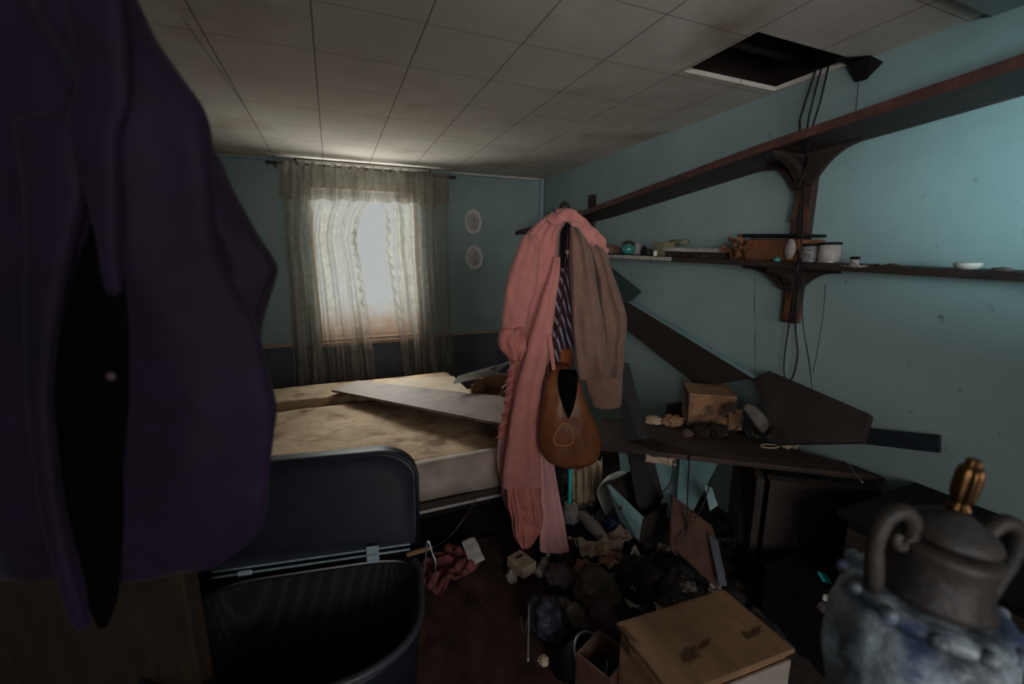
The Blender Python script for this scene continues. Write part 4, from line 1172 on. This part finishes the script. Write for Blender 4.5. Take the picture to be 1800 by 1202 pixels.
# turquoise stick standing behind the bag
bm = BM(); tube(bm, [Vector((base.x, base.y, .03)), DH(1003, 780, 2.12), DH(999, 640, 2.07)], .0105, 10, 10)
t = thing('stick', 'bright turquoise stick standing upright below the leather bag', 'stick', (base.x, base.y, 0.03)); obj('shaft', bm, M_turq, t)
bm = BM(); tube(bm, [Vector((base.x, base.y, .001)), Vector((base.x, base.y, .032))], .0135, 4, 10); obj('ferrule', bm, M_black, t)

# ------------------------------------------------------------------ navy hamper with open lid
hz = .62
hL, hR = Vector((-.40, 1.2853, hz)), Vector((.187, 1.184, hz))
ha = thing('hamper', 'navy rounded hamper with its lid standing open before the bed', 'hamper', (-.08, 1.06, 0))
ax = (hR - hL).normalized(); ay = Vector((ax.y, -ax.x, 0)); hw = (hR - hL).length / 2; hc = (hL + hR) / 2


def hplan(scale=1.0, n=64, dep=.405, inset=0.0):
    """plan outline of the tray: straight hinge side, deep rounded front"""
    pts = []
    for k in range(n):
        a = 2 * math.pi * k / n
        cx, sy = math.cos(a), math.sin(a)
        e = .80 if sy > 0 else .40
        x = math.copysign(abs(cx) ** e, cx) * (hw - inset) * scale
        y = (math.copysign(abs(sy) ** e, sy) * (dep / 2 - inset) * scale) + dep / 2
        pts.append((x, y))
    return pts


def hring(z, scale=1.0, inset=0.0):
    return [hc + ax * x + ay * y + Vector((0, 0, z - hz)) for x, y in hplan(scale, inset=inset)]


bm = BM(); loft(bm, [hring(.02, .78), hring(.03, .80), hring(.3, .90), hring(hz - .03, .985), hring(hz - .012, .985), hring(hz - .012, .985, .012), hring(.3, .90, .012), hring(.05, .80, .012)])
obj('tub', bm, M_navy, ha)


def weave():
    m = mat('dotted_lining', (.010, .011, .014), None, 6, .6)
    nt = m.node_tree; b = nt.nodes['Principled BSDF']
    tc = nt.nodes.new('ShaderNodeTexCoord')
    mp = nt.nodes.new('ShaderNodeMapping'); mp.inputs['Scale'].default_value = (1, 1, 1.7)
    nt.links.new(tc.outputs['Object'], mp.inputs[0])
    v = nt.nodes.new('ShaderNodeTexVoronoi'); v.inputs['Scale'].default_value = 130; v.inputs['Randomness'].default_value = .15
    nt.links.new(mp.outputs[0], v.inputs['Vector'])
    cr = nt.nodes.new('ShaderNodeValToRGB'); cr.color_ramp.elements[0].color = (.09, .10, .11, 1); cr.color_ramp.elements[1].color = (.007, .008, .010, 1)
    cr.color_ramp.elements[0].position = .16; cr.color_ramp.elements[1].position = .30
    nt.links.new(v.outputs['Distance'], cr.inputs[0]); nt.links.new(cr.outputs[0], b.inputs['Base Color'])
    return m


bm = BM(); loft(bm, [hring(hz - .014, .985, .0135), hring(.3, .90, .0135), hring(.06, .80, .0135)], caps=False); obj('lining', bm, weave(), ha, 'dark dotted lining', solid=.002)
rp = hring(hz, 1.0)
rp = rp[58:] + rp[:33]
bm = BM(); tube(bm, rp, .0095, 80, 8); obj('rim', bm, M_rim, ha, 'grey rounded rim')
# lid: upright shell behind the hinge, leaning back a little
lean = (Vector((0, 0, 1)) * 1.0 - ay * .20).normalized()


def lid_ring(inset, off):
    pts = []
    H_, w_, r_ = .305 - inset, hw + .07 - inset, .12
    for k in range(17):
        a = math.pi / 2 * k / 16
        pts.append((w_ - r_ + r_ * math.cos(a), H_ - r_ * .72 + r_ * .72 * math.sin(a)))
    for k in range(17):
        a = math.pi / 2 + math.pi / 2 * k / 16
        pts.append((-(w_ - r_) + r_ * math.cos(a), H_ - r_ * .72 + r_ * .72 * math.sin(a)))
    pts = [(w_ * .985, .012 + inset)] + pts + [(-w_ * .985, .012 + inset)]
    return [hc + ax * (x - .07) + lean * y - ay * off + Vector((0, 0, .006)) for x, y in pts]


bm = BM(); loft(bm, [lid_ring(.05, .006), lid_ring(.012, .005), lid_ring(.002, .0), lid_ring(0, .012), lid_ring(0, .05), lid_ring(.01, .062), lid_ring(.04, .066)]); obj('lid', bm, M_navy, ha)
bm = BM(); lr = lid_ring(0, .001); tube(bm, lr, .006, n=len(lr), seg=8, smooth=False); obj('lid_rim', bm, M_navy, ha)
for dz, dy in ((.010, .004), (.022, -.004)):
    bm = BM(); tube(bm, [hL + ax * .03 + Vector((0, 0, dz)) + ay * dy, hR - ax * .03 + Vector((0, 0, dz)) + ay * dy], .0028, 6, 8); obj('hinge_rod', bm, M_zinc, ha)
for px, py in ((655, 979), (428, 1013)):
    c = at(px, py, 2, hz + .014)
    c = hc + ax * ((c - hc).dot(ax)) + Vector((0, 0, .016)) + ay * .012
    h_ = .052 if px > 600 else .012
    bm = BM(); obox(bm, c - ax * .018 + Vector((0, 0, -h_ / 2)), ax * .036, ay * .003, Vector((0, 0, h_)) + ay * -.004); o = obj('clip', bm, M_zinc, ha, smooth=False, bevel=.003)
    if px > 600:
        for k in range(5):
            q = c - ax * .012 + ax * .006 * k + ay * .004
            bm = BM(); bmesh.ops.create_uvsphere(bm, u_segments=8, v_segments=6, radius=.0022, matrix=Matrix.Translation(q)); obj('rivet', bm, M_steel, o)
bm = BM(); tube(bm, [D(744, 1010, 1.235), D(748, 982, 1.235), D(752, 950, 1.235), D(760, 972, 1.235), D(766, 990, 1.235), D(764, 1014, 1.235)], .0022, 30, 6); obj('lid_stay', bm, M_chrome, ha, 'bright bent wire stay')

def stain(m, c, rx, ry, rot, col, strength=.85):
    nt = m.node_tree
    b = nt.nodes['Principled BSDF']
    src = b.inputs['Base Color'].links[0].from_socket
    tc = nt.nodes.new('ShaderNodeTexCoord')
    mp = nt.nodes.new('ShaderNodeMapping'); mp.vector_type = 'TEXTURE'
    mp.inputs['Location'].default_value = c
    mp.inputs['Rotation'].default_value = (0, 0, rot)
    mp.inputs['Scale'].default_value = (rx, ry, 10)
    nt.links.new(tc.outputs['Object'], mp.inputs[0])
    no = nt.nodes.new('ShaderNodeTexNoise'); no.inputs['Scale'].default_value = 1.6; no.inputs['Detail'].default_value = 4
    nt.links.new(mp.outputs[0], no.inputs['Vector'])
    ln = nt.nodes.new('ShaderNodeVectorMath'); ln.operation = 'LENGTH'
    nt.links.new(mp.outputs[0], ln.inputs[0])
    ma = nt.nodes.new('ShaderNodeMath'); ma.operation = 'MULTIPLY_ADD'; ma.inputs[1].default_value = 1.4
    nt.links.new(no.outputs['Fac'], ma.inputs[0]); nt.links.new(ln.outputs['Value'], ma.inputs[2])
    mr = nt.nodes.new('ShaderNodeMapRange')
    mr.inputs['From Min'].default_value = 1.75; mr.inputs['From Max'].default_value = 1.35
    mr.inputs['To Min'].default_value = 0; mr.inputs['To Max'].default_value = strength
    nt.links.new(ma.outputs[0], mr.inputs[0])
    mx = nt.nodes.new('ShaderNodeMix'); mx.data_type = 'RGBA'
    nt.links.new(mr.outputs[0], mx.inputs['Factor']); nt.links.new(src, mx.inputs['A'])
    mx.inputs['B'].default_value = (*col, 1)
    nt.links.new(mx.outputs['Result'], b.inputs['Base Color'])


# ------------------------------------------------------------------ wooden chest bottom right
zb = .40
c_b, c_l, c_r = at(1272, 1035, 2, zb), at(1083, 1094, 2, zb), at(1398, 1140, 2, zb)
e1 = c_r - c_b; e2 = c_l - c_b
e1 = e1.normalized() * .285 if e1.length < .2 else e1
ch = thing('drawer_chest', 'pale wooden drawer chest with dark stains on its top', 'chest', c_b + e1 * .5 + e2 * .5 + Vector((0, 0, -zb)))
for px_, py_, rx_, ry_ in ((1212, 1150, .042, .022), (1238, 1132, .034, .009), (1328, 1110, .036, .012), (1312, 1116, .018, .016), (1100, 1112, .012, .05)):
    stain(M_brownbox, at(px_, py_, 2, zb) - ch.location, rx_, ry_, math.atan2((c_l - c_b).y, (c_l - c_b).x) + .25, (.045, .022, .014))
bm = BM(); obox(bm, c_b + Vector((0, 0, -.016)), e1, e2, Vector((0, 0, .016))); obj('top', bm, M_brownbox, ch, smooth=False, bevel=.003)
i1, i2 = e1 * .04, e2 * .03
bm = BM(); obox(bm, c_b + i1 + i2 + Vector((0, 0, -.39)), e1 * .90, e2 * .94, Vector((0, 0, .372))); obj('carcass', bm, M_tan, ch, smooth=False)
for k in range(3):
    z0 = -.148 - .122 * k
    bm = BM(); obox(bm, c_b + e1 * .955 + e2 * .015 + Vector((0, 0, z0)), e1 * .04, e2 * .97, Vector((0, 0, .108))); dr = obj('drawer', bm, M_cream, ch, 'cream drawer front', smooth=False, bevel=.003)
    bm = BM(); bmesh.ops.create_uvsphere(bm, u_segments=12, v_segments=8, radius=.013, matrix=Matrix.Translation(c_b + e1 * 1.04 + e2 * .5 + Vector((0, 0, z0 + .055)))); obj('knob', bm, M_dwood, dr)
bm = BM(); obox(bm, c_b + e2 * .975 + e1 * .1 + Vector((0, 0, -.06)), e1 * .82, e2 * .022, Vector((0, 0, .03))); obj('side_rail', bm, M_brownbox, ch, smooth=False)

# ------------------------------------------------------------------ urn on a slim pedestal
UC = D(1602, 1130, .68)
lean_q = Matrix.Rotation(R(6.5), 3, FH)
def M_urn():
    m = mat('urn_glaze', (.30, .36, .40), (.06, .07, .085), 16, .45, .5, 30, spec=.5, lo=.40, hi=.62)
    mixin(m, (.035, .055, .12), 'noise', .54, .66, 11)
    return m


MU = M_urn()
MU2 = mixin(mat('urn_aged', (.036, .029, .025), (.013, .011, .010), 12, .55, .4, 40), (.03, .036, .055), 'noise', .58, .72, 8)
ur = thing('urn', 'ornate blue and white lidded urn with scroll handles and gilt finial', 'urn', UC + Vector((0, 0, -.22)))


def ulathe(prof, seg=48, flute=False):
    prof = [(r * (.83 if z < .09 else .80), z if z < .09 else .09 + (z - .09) * 1.18) for r, z in prof]
    bm = BM(); lathe(bm, prof, UC, seg, lean_q)
    if flute:
        for k, v in enumerate(bm.verts):
            rel = lean_q.inverted() @ (v.co - UC)
            f = 1 + .10 * math.cos(8 * math.atan2(rel.y, rel.x))
            v.co = UC + lean_q @ Vector((rel.x * f, rel.y * f, rel.z))
    return bm


bm = ulathe([(.055, -.235), (.060, -.228), (.050, -.215), (.040, -.20), (.052, -.185), (.078, -.15), (.105, -.105), (.124, -.055), (.132, -.01), (.130, .025), (.120, .05), (.108, .062)], 96)
for v in bm.verts:
    p = v.co - UC
    a = math.atan2(p.y, p.x)
    d = Vector((p.x, p.y, 0)).normalized()
    k = max(0, noise.noise(Vector((a * 2.2, p.z * 22, 0))) + .15) * .026 * (1 if p.z > -.19 else 0)
    v.co += d * k
obj('urn_body', bm, MU, ur, sub=1)
obj('rim_collar', ulathe([(.108, .0625), (.122, .068), (.127, .078), (.122, .088), (.104, .092), (.098, .088)]), MU, ur, sub=1)
obj('neck', ulathe([(.100, .0885), (.088, .104), (.078, .125), (.074, .145), (.080, .155), (.082, .165), (.070, .172)]), MU2, ur, 'brownish neck', sub=1)
obj('lid', ulathe([(.070, .1725), (.074, .180), (.066, .190), (.050, .198), (.030, .206), (.018, .212), (.002, .214)]), MU2, ur, 'brownish domed lid', sub=1)
obj('finial', ulathe([(.008, .212), (.017, .214), (.018, .219), (.010, .223), (.017, .228), (.0195, .238), (.0195, .262), (.017, .271), (.011, .274), (.010, .277), (.012, .279), (.009, .283), (.002, .284)], 48, True), M_gold, ur, 'gilt finial', sub=1)
for sx in (-1, 1):
    pts = [(.100, .085), (.112, .120), (.124, .155), (.118, .190), (.094, .203), (.070, .190), (.064, .168), (.078, .154), (.090, .162), (.086, .172)]
    bm = BM(); tube(bm, [UC + lean_q @ (RGT * (sx * x * .86) + Vector((0, 0, .085 + (z - .085) * 1.18))) for x, z in pts], [.014, .013, .012, .012, .0125, .012, .010, .009, .008, .007], 60, 12); obj('handle', bm, MU2, ur, sub=1)
for k in range(12):
    a = 2 * math.pi * k / 12
    q = UC + lean_q @ Vector((.103 * math.cos(a), .103 * math.sin(a), .079))
    bm = BM(); bmesh.ops.create_uvsphere(bm, u_segments=12, v_segments=8, radius=.012, matrix=Matrix.Translation(q)); obj('rim_bead', bm, MU, ur)
pz = UC.z - .237
ft = UC + lean_q @ Vector((0, 0, -.235))
pd = thing('pedestal', 'slim dark pedestal carrying the urn', 'pedestal', (ft.x, ft.y, 0))
bm = BM(); lathe(bm, [(.002, 0), (.085, 0), (.085, .02), (.03, .05), (.025, .3), (.025, pz - .08), (.06, pz - .04), (.075, pz - .035), (.075, pz - .012), (.002, pz - .012)], (ft.x, ft.y, 0), 28); obj('column', bm, M_black, pd)

# ------------------------------------------------------------------ floor clutter
def rugmesh():
    bm = BM(); g = []
    nx, ny = 90, 110
    for i in range(nx):
        row = []
        for j in range(ny):
            x = .12 + .78 * i / (nx - 1); y = .55 + 1.42 * j / (ny - 1)
            x += .06 * noise.noise(Vector((0, y * 3, 2)))
            e = min(i, nx - 1 - i, j, ny - 1 - j)
            z = .012 + (.05 * abs(noise.noise(Vector((x * 6 + y * 1.5, y * 1.6, 0)))) + .02 * abs(noise.noise(Vector((x * 14, y * 5, 4))))) * min(1, e / 8)
            row.append(bm.verts.new((x, y, z)))
        g.append(row)
    for i in range(nx - 1):
        for j in range(ny - 1):
            bm.faces.new((g[i][j], g[i + 1][j], g[i + 1][j + 1], g[i][j + 1]))
    return bm


obj('rug', rugmesh(), M_rug, None, 'crumpled rust-brown rug on the floor right of the hamper', 'rug', solid=.008)


def rubble():
    bm = BM(); g = []
    nx, ny = 120, 130
    for i in range(nx):
        row = []
        for j in range(ny):
            x = .82 + 1.2 * i / (nx - 1); y = .70 + 1.75 * j / (ny - 1)
            e = min(i, nx - 1 - i, j, ny - 1 - j)
            n1 = abs(noise.noise(Vector((x * 7, y * 7, 0)))); n2 = abs(noise.noise(Vector((x * 18, y * 18, 3)))); n3 = noise.noise(Vector((x * 2, y * 2, 9)))
            z = .004 + (.035 + .07 * n1 + .04 * n2 + .03 * n3) * min(1, e / 10)
            row.append(bm.verts.new((x, y, max(.003, z))))
        g.append(row)
    for i in range(nx - 1):
        for j in range(ny - 1):
            bm.faces.new((g[i][j], g[i + 1][j], g[i + 1][j + 1], g[i][j + 1]))
    return bm


obj('rubbish_layer', rubble(), M_debris, None, 'dark layer of trodden rubbish covering the floor before the desk', 'rubbish', kind='stuff')


random.seed(5)
for k in range(18):
    c_ = Vector((random.uniform(.92, 1.55), random.uniform(1.05, 1.85), .075))
    bm = sheet(c_, random.uniform(.03, .07), random.uniform(.02, .05), random.uniform(0, 6), 60 + k, .022, 24, 9, tilt=(random.uniform(-.5, .5), random.uniform(-.5, .5)))
    obj('litter_scrap', bm, (M_paper, M_wpaper, M_heap)[k % 3], None, 'tiny pale scrap of litter among the dark rubbish', 'scrap', 'tiny scraps in the rubbish', solid=.002, smooth=False)


def flz(px, py, z=.06):
    return at(px, py, 2, z)


def lump(name, px, py, w, d, h, seed, m, label, cat, z=.06, amp=.3, rot=0, fr=2.2):
    bm = blob(flz(px, py, z), (w, d, h), seed, amp, fr, 4, M=Matrix.Rotation(rot, 3, 'Z')); return obj(name, bm, m, None, label, cat)


# small pale wooden block with a slot
c = flz(917, 1000, .05)
t = thing('wooden_block', 'pale wooden block with a dark slot on the floor below the robe', 'block', c)
Mr = Matrix.Rotation(R(18), 3, 'Z')
a_, b_ = Mr @ Vector((.085, 0, 0)), Mr @ Vector((0, .115, 0))
bm = BM(); obox(bm, c - a_ / 2 - b_ / 2, a_, b_, Vector((0, 0, .055))); obj('block', bm, M_paper, t, smooth=False, bevel=.004)
bm = BM(); obox(bm, c - a_ * .25 + b_ * .12 + Vector((0, 0, .0552)), a_ * .5, b_ * .07, Vector((0, 0, .002))); obj('slot', bm, M_black, t, smooth=False)
lump('crumpled_cup', 899, 1018, .05, .06, .05, 3, M_wpaper, 'small crumpled white cup beside the wooden block', 'cup', .02)
c0, c1 = flz(946, 1010, .05), flz(962, 978, .06)
t = thing('bottle', 'pale plastic bottle lying below the robe hem', 'bottle', c0)
bm = BM(); tube(bm, [c0, c0.lerp(c1, .7), c0.lerp(c1, .82), c1], [.022, .022, .012, .010], 20, 14); obj('bottle_body', bm, M_wpaper, t)
bm = BM(); tube(bm, [c1, c1 + (c1 - c0) * .12], .012, 4, 12); obj('cap', bm, M_white, t)
bm = BM(); tube(bm, [flz(978, 978, .06), flz(1004, 999, .05)], .010, 6, 8); obj('wood_stick', bm, M_tan, None, 'short tan wooden stick lying right of the robe hem', 'stick')
for k, (px, py, lx, ly, rot, sd, m_, lab) in enumerate((
        (1085, 948, .17, .11, .5, 1, M_paper, 'tan crumpled paper just below the teal drawer'),
        (1045, 968, .15, .10, -.4, 2, M_paper, 'tan torn paper right of the turquoise stick foot'),
        (1075, 985, .12, .12, 1.0, 3, M_tan, 'brown torn paper in the middle of the rubbish'),
        (1110, 990, .12, .09, .1, 4, M_wpaper, 'grey torn paper left of the black plank foot'),
        (1160, 965, .10, .09, .8, 5, M_paper, 'yellowed paper wad at the foot of the black plank'),
        (1200, 960, .12, .08, .3, 6, M_tan, 'brown paper at the foot of the rust board'),
        (1030, 1000, .10, .08, -.9, 7, M_tan, 'brown paper strip beside the short stick'))):
    bm = sheet(flz(px, py, .085), lx, ly, rot, sd + 10, .048, 13, 17); obj('crumpled_paper', bm, m_, None, lab, 'paper', 'crumpled papers on the floor', solid=.003, smooth=False)
# folded newspaper stack
bm = BM(); g = []
o_ = at(1035, 880, 2, .16)
for i in range(40):
    u = i / 39
    row = []
    for j in range(12):
        w = j / 11
        p = o_ + RGT * (-.09 + .17 * u) + Vector((0, 0, -.04 + .20 * w + .07 * u)) + FH * (.05 * w + .018 * math.sin(u * 26) * (.4 + w) + .012 * noise.noise(Vector((u * 6, w * 6, 0))))
        row.append(bm.verts.new(p))
    g.append(row)
for a, b in zip(g[:-1], g[1:]):
    for j in range(11):
        bm.faces.new((a[j], a[j + 1], b[j + 1], b[j]))
obj('folded_newspaper', bm, M_paper, None, 'tan fan-folded paper stack standing right of the turquoise stick', 'paper', solid=.004)
# white curved plastic shell (chair seat edge)
bm = BM(); P = smooth_path([at(1100, 845, 2, .32), at(1064, 848, 2, .31), at(1050, 865, 2, .26), at(1056, 888, 2, .19), at(1066, 908, 2, .12)], 30); g = []
for i, p in enumerate(P):
    g.append([bm.verts.new(p + RGT * (.0 + .09 * w) + FH * (.10 * w) + Vector((0, 0, .02 * math.sin(w * 3)))) for w in np.linspace(0, 1, 8)])
for a, b in zip(g[:-1], g[1:]):
    for j in range(7):
        bm.faces.new((a[j], a[j + 1], b[j + 1], b[j]))
obj('plastic_shell', bm, M_white, None, 'white curved plastic shell tucked behind the teal drawer', 'plastic shell', solid=.010, sub=1)
bm = BM(); tube(bm, [flz(1022, 905, .10), flz(1042, 925, .095), flz(1060, 946, .085)], [.028, .037, .03], 30, 16)
obj('cloth_roll', bm, mat('ribbed_cream', (.42, .35, .32), (.28, .22, .20), 30, .9, .4, 60, stretch=(1, 1, 5)), None, 'cream ribbed cloth roll between the stick and the blue bag', 'cloth roll')
lump('paper_bag', 1003, 915, .10, .10, .12, 6, M_wpaper, 'greyish crumpled bag behind the turquoise stick', 'bag', .05, .25)
lump('plastic_bag', 1076, 926, .085, .08, .07, 7, M_blue, 'shiny dark blue bag beside the teal drawer', 'bag', .08, .2)
# teal pulled-out drawer
t = thing('drawer', 'teal painted drawer pulled out and tipped in the rubbish', 'drawer', at(1110, 940, 2, .06))
fq = [at(1070, 852, 2, .27), at(1135, 920, 2, .22), at(1122, 955, 2, .10), at(1085, 915, 2, .10)]
fq = [D(1066, 850, 2.16), D(1133, 915, 1.97), D(1126, 957, 1.95), D(1088, 914, 2.12)]
back = Vector((.28, .10, -.01))
bm = BM(); slab(bm, fq, back.normalized() * .016); obj('drawer_front', bm, M_tealpaint, t, smooth=False, bevel=.002)
bm = BM(); slab(bm, [fq[3], fq[2], fq[2] + back, fq[3] + back], (0, 0, .01)); obj('drawer_bottom', bm, M_dwood, t, smooth=False)
bm = BM(); slab(bm, [fq[0], fq[3], fq[3] + back, fq[0] + back], (fq[1] - fq[0]).normalized() * .012); obj('drawer_side', bm, M_dwood, t, smooth=False)
bm = BM(); slab(bm, [fq[1], fq[2], fq[2] + back, fq[1] + back], (fq[0] - fq[1]).normalized() * .012); obj('drawer_side', bm, M_dwood, t, smooth=False)
kc = D(1089, 905, 2.045); bm = BM(); bmesh.ops.create_uvsphere(bm, u_segments=12, v_segments=8, radius=.012, matrix=Matrix.Translation(D(1090, 893, 2.055))); obj('knob', bm, M_dwood, t)
# teal cabinet side under the desk
t = thing('teal_cabinet', 'teal painted cabinet under the desk with missing drawers', 'cabinet', at(1150, 900, 2, .02))
cs_q = [D(1088, 790, 2.42), D(1200, 800, 2.22), D(1192, 915, 2.05), D(1098, 880, 2.32)]
bm = BM(); slab(bm, cs_q, FH * .018); obj('side_panel', bm, M_tealpaint, t, smooth=False)
bm = BM(); slab(bm, [D(1196, 800, 2.2), D(1262, 815, 2.05), D(1215, 905, 1.98), D(1190, 880, 2.05)], FH * .016); obj('back_panel', bm, M_tealpaint, t, smooth=False)
rq = [D(1182, 872, 1.98), D(1252, 925, 1.86), D(1276, 1010, 1.72), D(1262, 1036, 1.68), D(1180, 960, 1.86)]
bm = BM(); fr = [bm.verts.new(p) for p in rq]; bk = [bm.verts.new(p + FH * .014) for p in rq]
bm.faces.new(fr); bm.faces.new(bk[::-1])
for i in range(5):
    bm.faces.new((fr[i], bk[i], bk[(i + 1) % 5], fr[(i + 1) % 5]))
obj('rust_board', bm, M_rust, None, 'bare rust-brown board standing on edge left of the dark desk kneehole', 'board', smooth=False)
bm = BM(); slab(bm, [D(1246, 940, 1.83), D(1262, 950, 1.80), D(1278, 1030, 1.67), D(1266, 1030, 1.67)], FH * .012); obj('painted_strip', bm, M_wains, None, 'teal painted strip along the rust board end', 'strip', smooth=False)
bm = BM(); slab(bm, [D(1238, 852, 1.95), D(1252, 858, 1.93), D(1262, 888, 1.90), D(1248, 898, 1.90)], FH * .012); obj('teal_chip', bm, M_tealpaint, None, 'pale teal chip of board wedged above the rust board', 'board chip', smooth=False)
bm = BM(); tube(bm, [D(1212, 800, 1.98), D(1209, 860, 1.92), D(1207, 920, 1.88), D(1204, 965, 1.84)], .004, 20, 6); tube(bm, [D(1247, 855, 1.9), D(1232, 895, 1.88), D(1208, 930, 1.86), D(1196, 950, 1.84)], .0035, 20, 6)
obj('wire', bm, M_string, None, 'black wires dangling from the desk edge over the rust board', 'wire')
bm = BM(); tube(bm, [D(1184, 808, 2.0), D(1180, 845, 1.99), D(1168, 862, 1.98), D(1158, 868, 1.98)], .004, 16, 6); obj('cord', bm, M_string, None, 'knotted dark cord over the teal cabinet side', 'cord')
c = D(1160, 806, 2.05); bm = sheet(c, .16, .05, R(-30), 15, .03, 16, 16, tilt=(R(50), R(20))); obj('leaf_scrap', bm, M_paper, None, 'curled tan scrap caught under the desk edge', 'scrap', solid=.003)
# dark sack in the kneehole
c = at(1385, 985, 2, .02)
bm = blob(c - Vector((.17, .10, 0)), (.28, .26, .36), 12, .16, 1.8, 4); obj('sack', bm, mat('dark_red_sack', (.030, .012, .011), (.012, .008, .009), 5, .6, .2, 30), None, 'dark reddish sack slumped in front of the desk', 'sack')
lump('bag', 1330, 1010, .26, .22, .16, 14, M_black, 'black bag slumped below the reddish sack', 'bag', .03)
# foreground heaps
lump('rag', 1050, 1050, .20, .18, .10, 21, M_heap, 'grey wrinkled rag heap left of the wooden chest', 'rag', .06, .3)
lump('rag', 1040, 1025, .14, .12, .08, 22, M_heap, 'smaller grey rag behind the wrinkled heap', 'rag', .06, .3)
lump('rag', 1115, 1020, .20, .16, .10, 23, M_debris, 'dark matted rag behind the wooden chest', 'rag', .05, .35)
lump('rag', 985, 1020, .14, .13, .07, 24, M_mauve, 'brownish rag below the robe hem', 'rag', .05, .3)
lump('plastic_bag', 960, 1100, .12, .20, .12, 25, M_bluegrey, 'blue-grey glossy bag lying on the rug edge', 'bag', .05, .3, .3)
lump('cloth_bundle', 1005, 1100, .09, .20, .10, 26, M_heap, 'long grey cloth bundle beside the blue-grey bag', 'bundle', .05, .25, .2)
lump('pouch', 1060, 1112, .12, .13, .14, 27, M_mauve, 'round mauve pouch against the wooden chest', 'pouch', .05, .10)
lump('shoe', 1180, 1003, .09, .22, .08, 28, M_black, 'black shoe lying near the foot of the plank', 'shoe', .06, .15, .6)
# dark bin with pale rim
c = at(1022, 1160, 2, .12)
t = thing('bin', 'tipped dark bin with a pale rim at the bottom of the heap', 'bin', c)
Mt = Matrix.Rotation(R(35), 3, 'X') @ Matrix.Rotation(R(20), 3, 'Y')
bm = BM(); lathe(bm, [(.002, -.10), (.055, -.10), (.07, .05), (.066, .05), (.052, -.09), (.002, -.09)], c, 32, Mt); obj('bin_body', bm, M_black, t)
bm = BM(); lathe(bm, [(.068, .0505), (.073, .053), (.073, .058), (.066, .058), (.066, .0505)], c, 32, Mt, cap=False); obj('rim', bm, M_steel, t)
bm = BM(); tube(bm, [flz(930, 1062, .14), flz(929, 1110, .12), flz(928, 1162, .11)], .0045, 10, 8); obj('metal_rod', bm, M_steel, None, 'straight pale metal rod lying on the rug edge', 'rod')
bm = BM(); tube(bm, [flz(916, 1084, .1), flz(918, 1105, .1), flz(923, 1110, .1), flz(926, 1088, .1)], .0018, 24, 5); obj('wire_hook', bm, M_steel, None, 'thin bent wire hook left of the metal rod', 'wire')
lump('yellow_scrap', 955, 1163, .035, .04, .02, 31, M_paper, 'small yellowish scrap near the bottom of the heap', 'scrap', .10, .35)
# brown open carton partly out of frame
c = at(1072, 1185, 2, .16)
t = thing('carton', 'open brown carton squeezed beside the wooden chest', 'box', c + Vector((0, 0, -.16)))
ea, eb = Matrix.Rotation(R(22), 3, 'Z') @ Vector((.13, 0, 0)), Matrix.Rotation(R(22), 3, 'Z') @ Vector((0, .13, 0))
o_ = c - ea / 2 - eb * .3 + Vector((0, 0, -.158))
zz = Vector((0, 0, .22))
for nm, oo, a1, b1 in (('near_side', o_, ea, eb * .05), ('far_side', o_ + eb * .95, ea, eb * .05), ('left_side', o_ + eb * .055, ea * .05, eb * .89), ('right_side', o_ + ea * .95 + eb * .055, ea * .05, eb * .89)):
    bm = BM(); obox(bm, oo, a1, b1, zz); obj(nm, bm, M_rust, t, smooth=False)
bm = BM(); obox(bm, o_ + ea * .06 + eb * .06, ea * .88, eb * .88, Vector((0, 0, .01))); obj('bottom', bm, M_dwood, t, smooth=False)
# pink cloth and tag near hamper
c = at(782, 1000, 2, .06)
bm = sheet(c, .27, .22, R(30), 33, .042, 12, 40); obj('pink_cloth', bm, mat('dusky_pink', (.20, .065, .06), (.12, .035, .035), 8, .95), None, 'dusky pink cloth crumpled on the floor right of the hamper', 'cloth', solid=.004, sub=1)
c = at(831, 968, 2, .10)
bm = sheet(c, .075, .12, R(10), 34, .015, 12, 12, tilt=(R(35), 0)); obj('paper_tag', bm, M_wpaper, None, 'creased white paper standing beside the dusky pink cloth', 'paper', solid=.002)
bm = BM(); tube(bm, [at(750, 966, 2, .07), at(762, 962, 2, .09), D(790, 943, 1.90), D(815, 912, 1.90), at(836, 880, 1, 1.836)], .0028, 24, 6); obj('cord', bm, M_mauve, None, 'thin brown cord arching up to the bed frame', 'cord')
bm = BM(); tube(bm, [at(758, 962, 2, .12), at(738, 968, 2, .14), at(715, 975, 2, .13)], .012, 12, 6); obj('driftwood_strip', bm, M_tan, None, 'splintered tan strip behind the hamper lid corner', 'strip')
# turquoise packet and bits by the urn
c = at(1455, 1022, 2, .30)
bm = BM(); obox(bm, c - RGT * .022, RGT * .04 + Vector((0, 0, -.016)), FH * .03 + Vector((0, 0, .014)), Vector((0, 0, .008))); obj('packet', bm, M_turq, None, 'small turquoise packet left of the urn', 'packet', smooth=False, bevel=.002)
crt = thing('crate', 'black crate standing between urn and wooden chest', 'crate', (c.x, c.y, 0))
bm = BM(); box(bm, (c.x - .12, c.y - .10, .002), (c.x + .16, c.y + .16, .272)); obj('crate_body', bm, M_black, crt, smooth=False, bevel=.004)
bm = BM(); box(bm, (c.x - .125, c.y - .105, .2725), (c.x + .165, c.y + .165, .288)); obj('crate_lid', bm, M_black, crt, smooth=False, bevel=.003)
lump('scrap', 1449, 1073, .04, .04, .025, 41, M_mauve, 'pink scrap on the black crate', 'scrap', .289, .3)
lump('scrap', 1452, 1054, .025, .02, .02, 42, M_white, 'tiny white scrap on the black crate', 'scrap', .289, .3)
bm = BM(); tube(bm, [at(1352, 1012, 2, .19), at(1385, 1003, 2, .2), at(1402, 1006, 2, .17)], .003, 12, 6); obj('wire', bm, M_mauve, None, 'curved mauve wire lying on the black bag', 'wire')
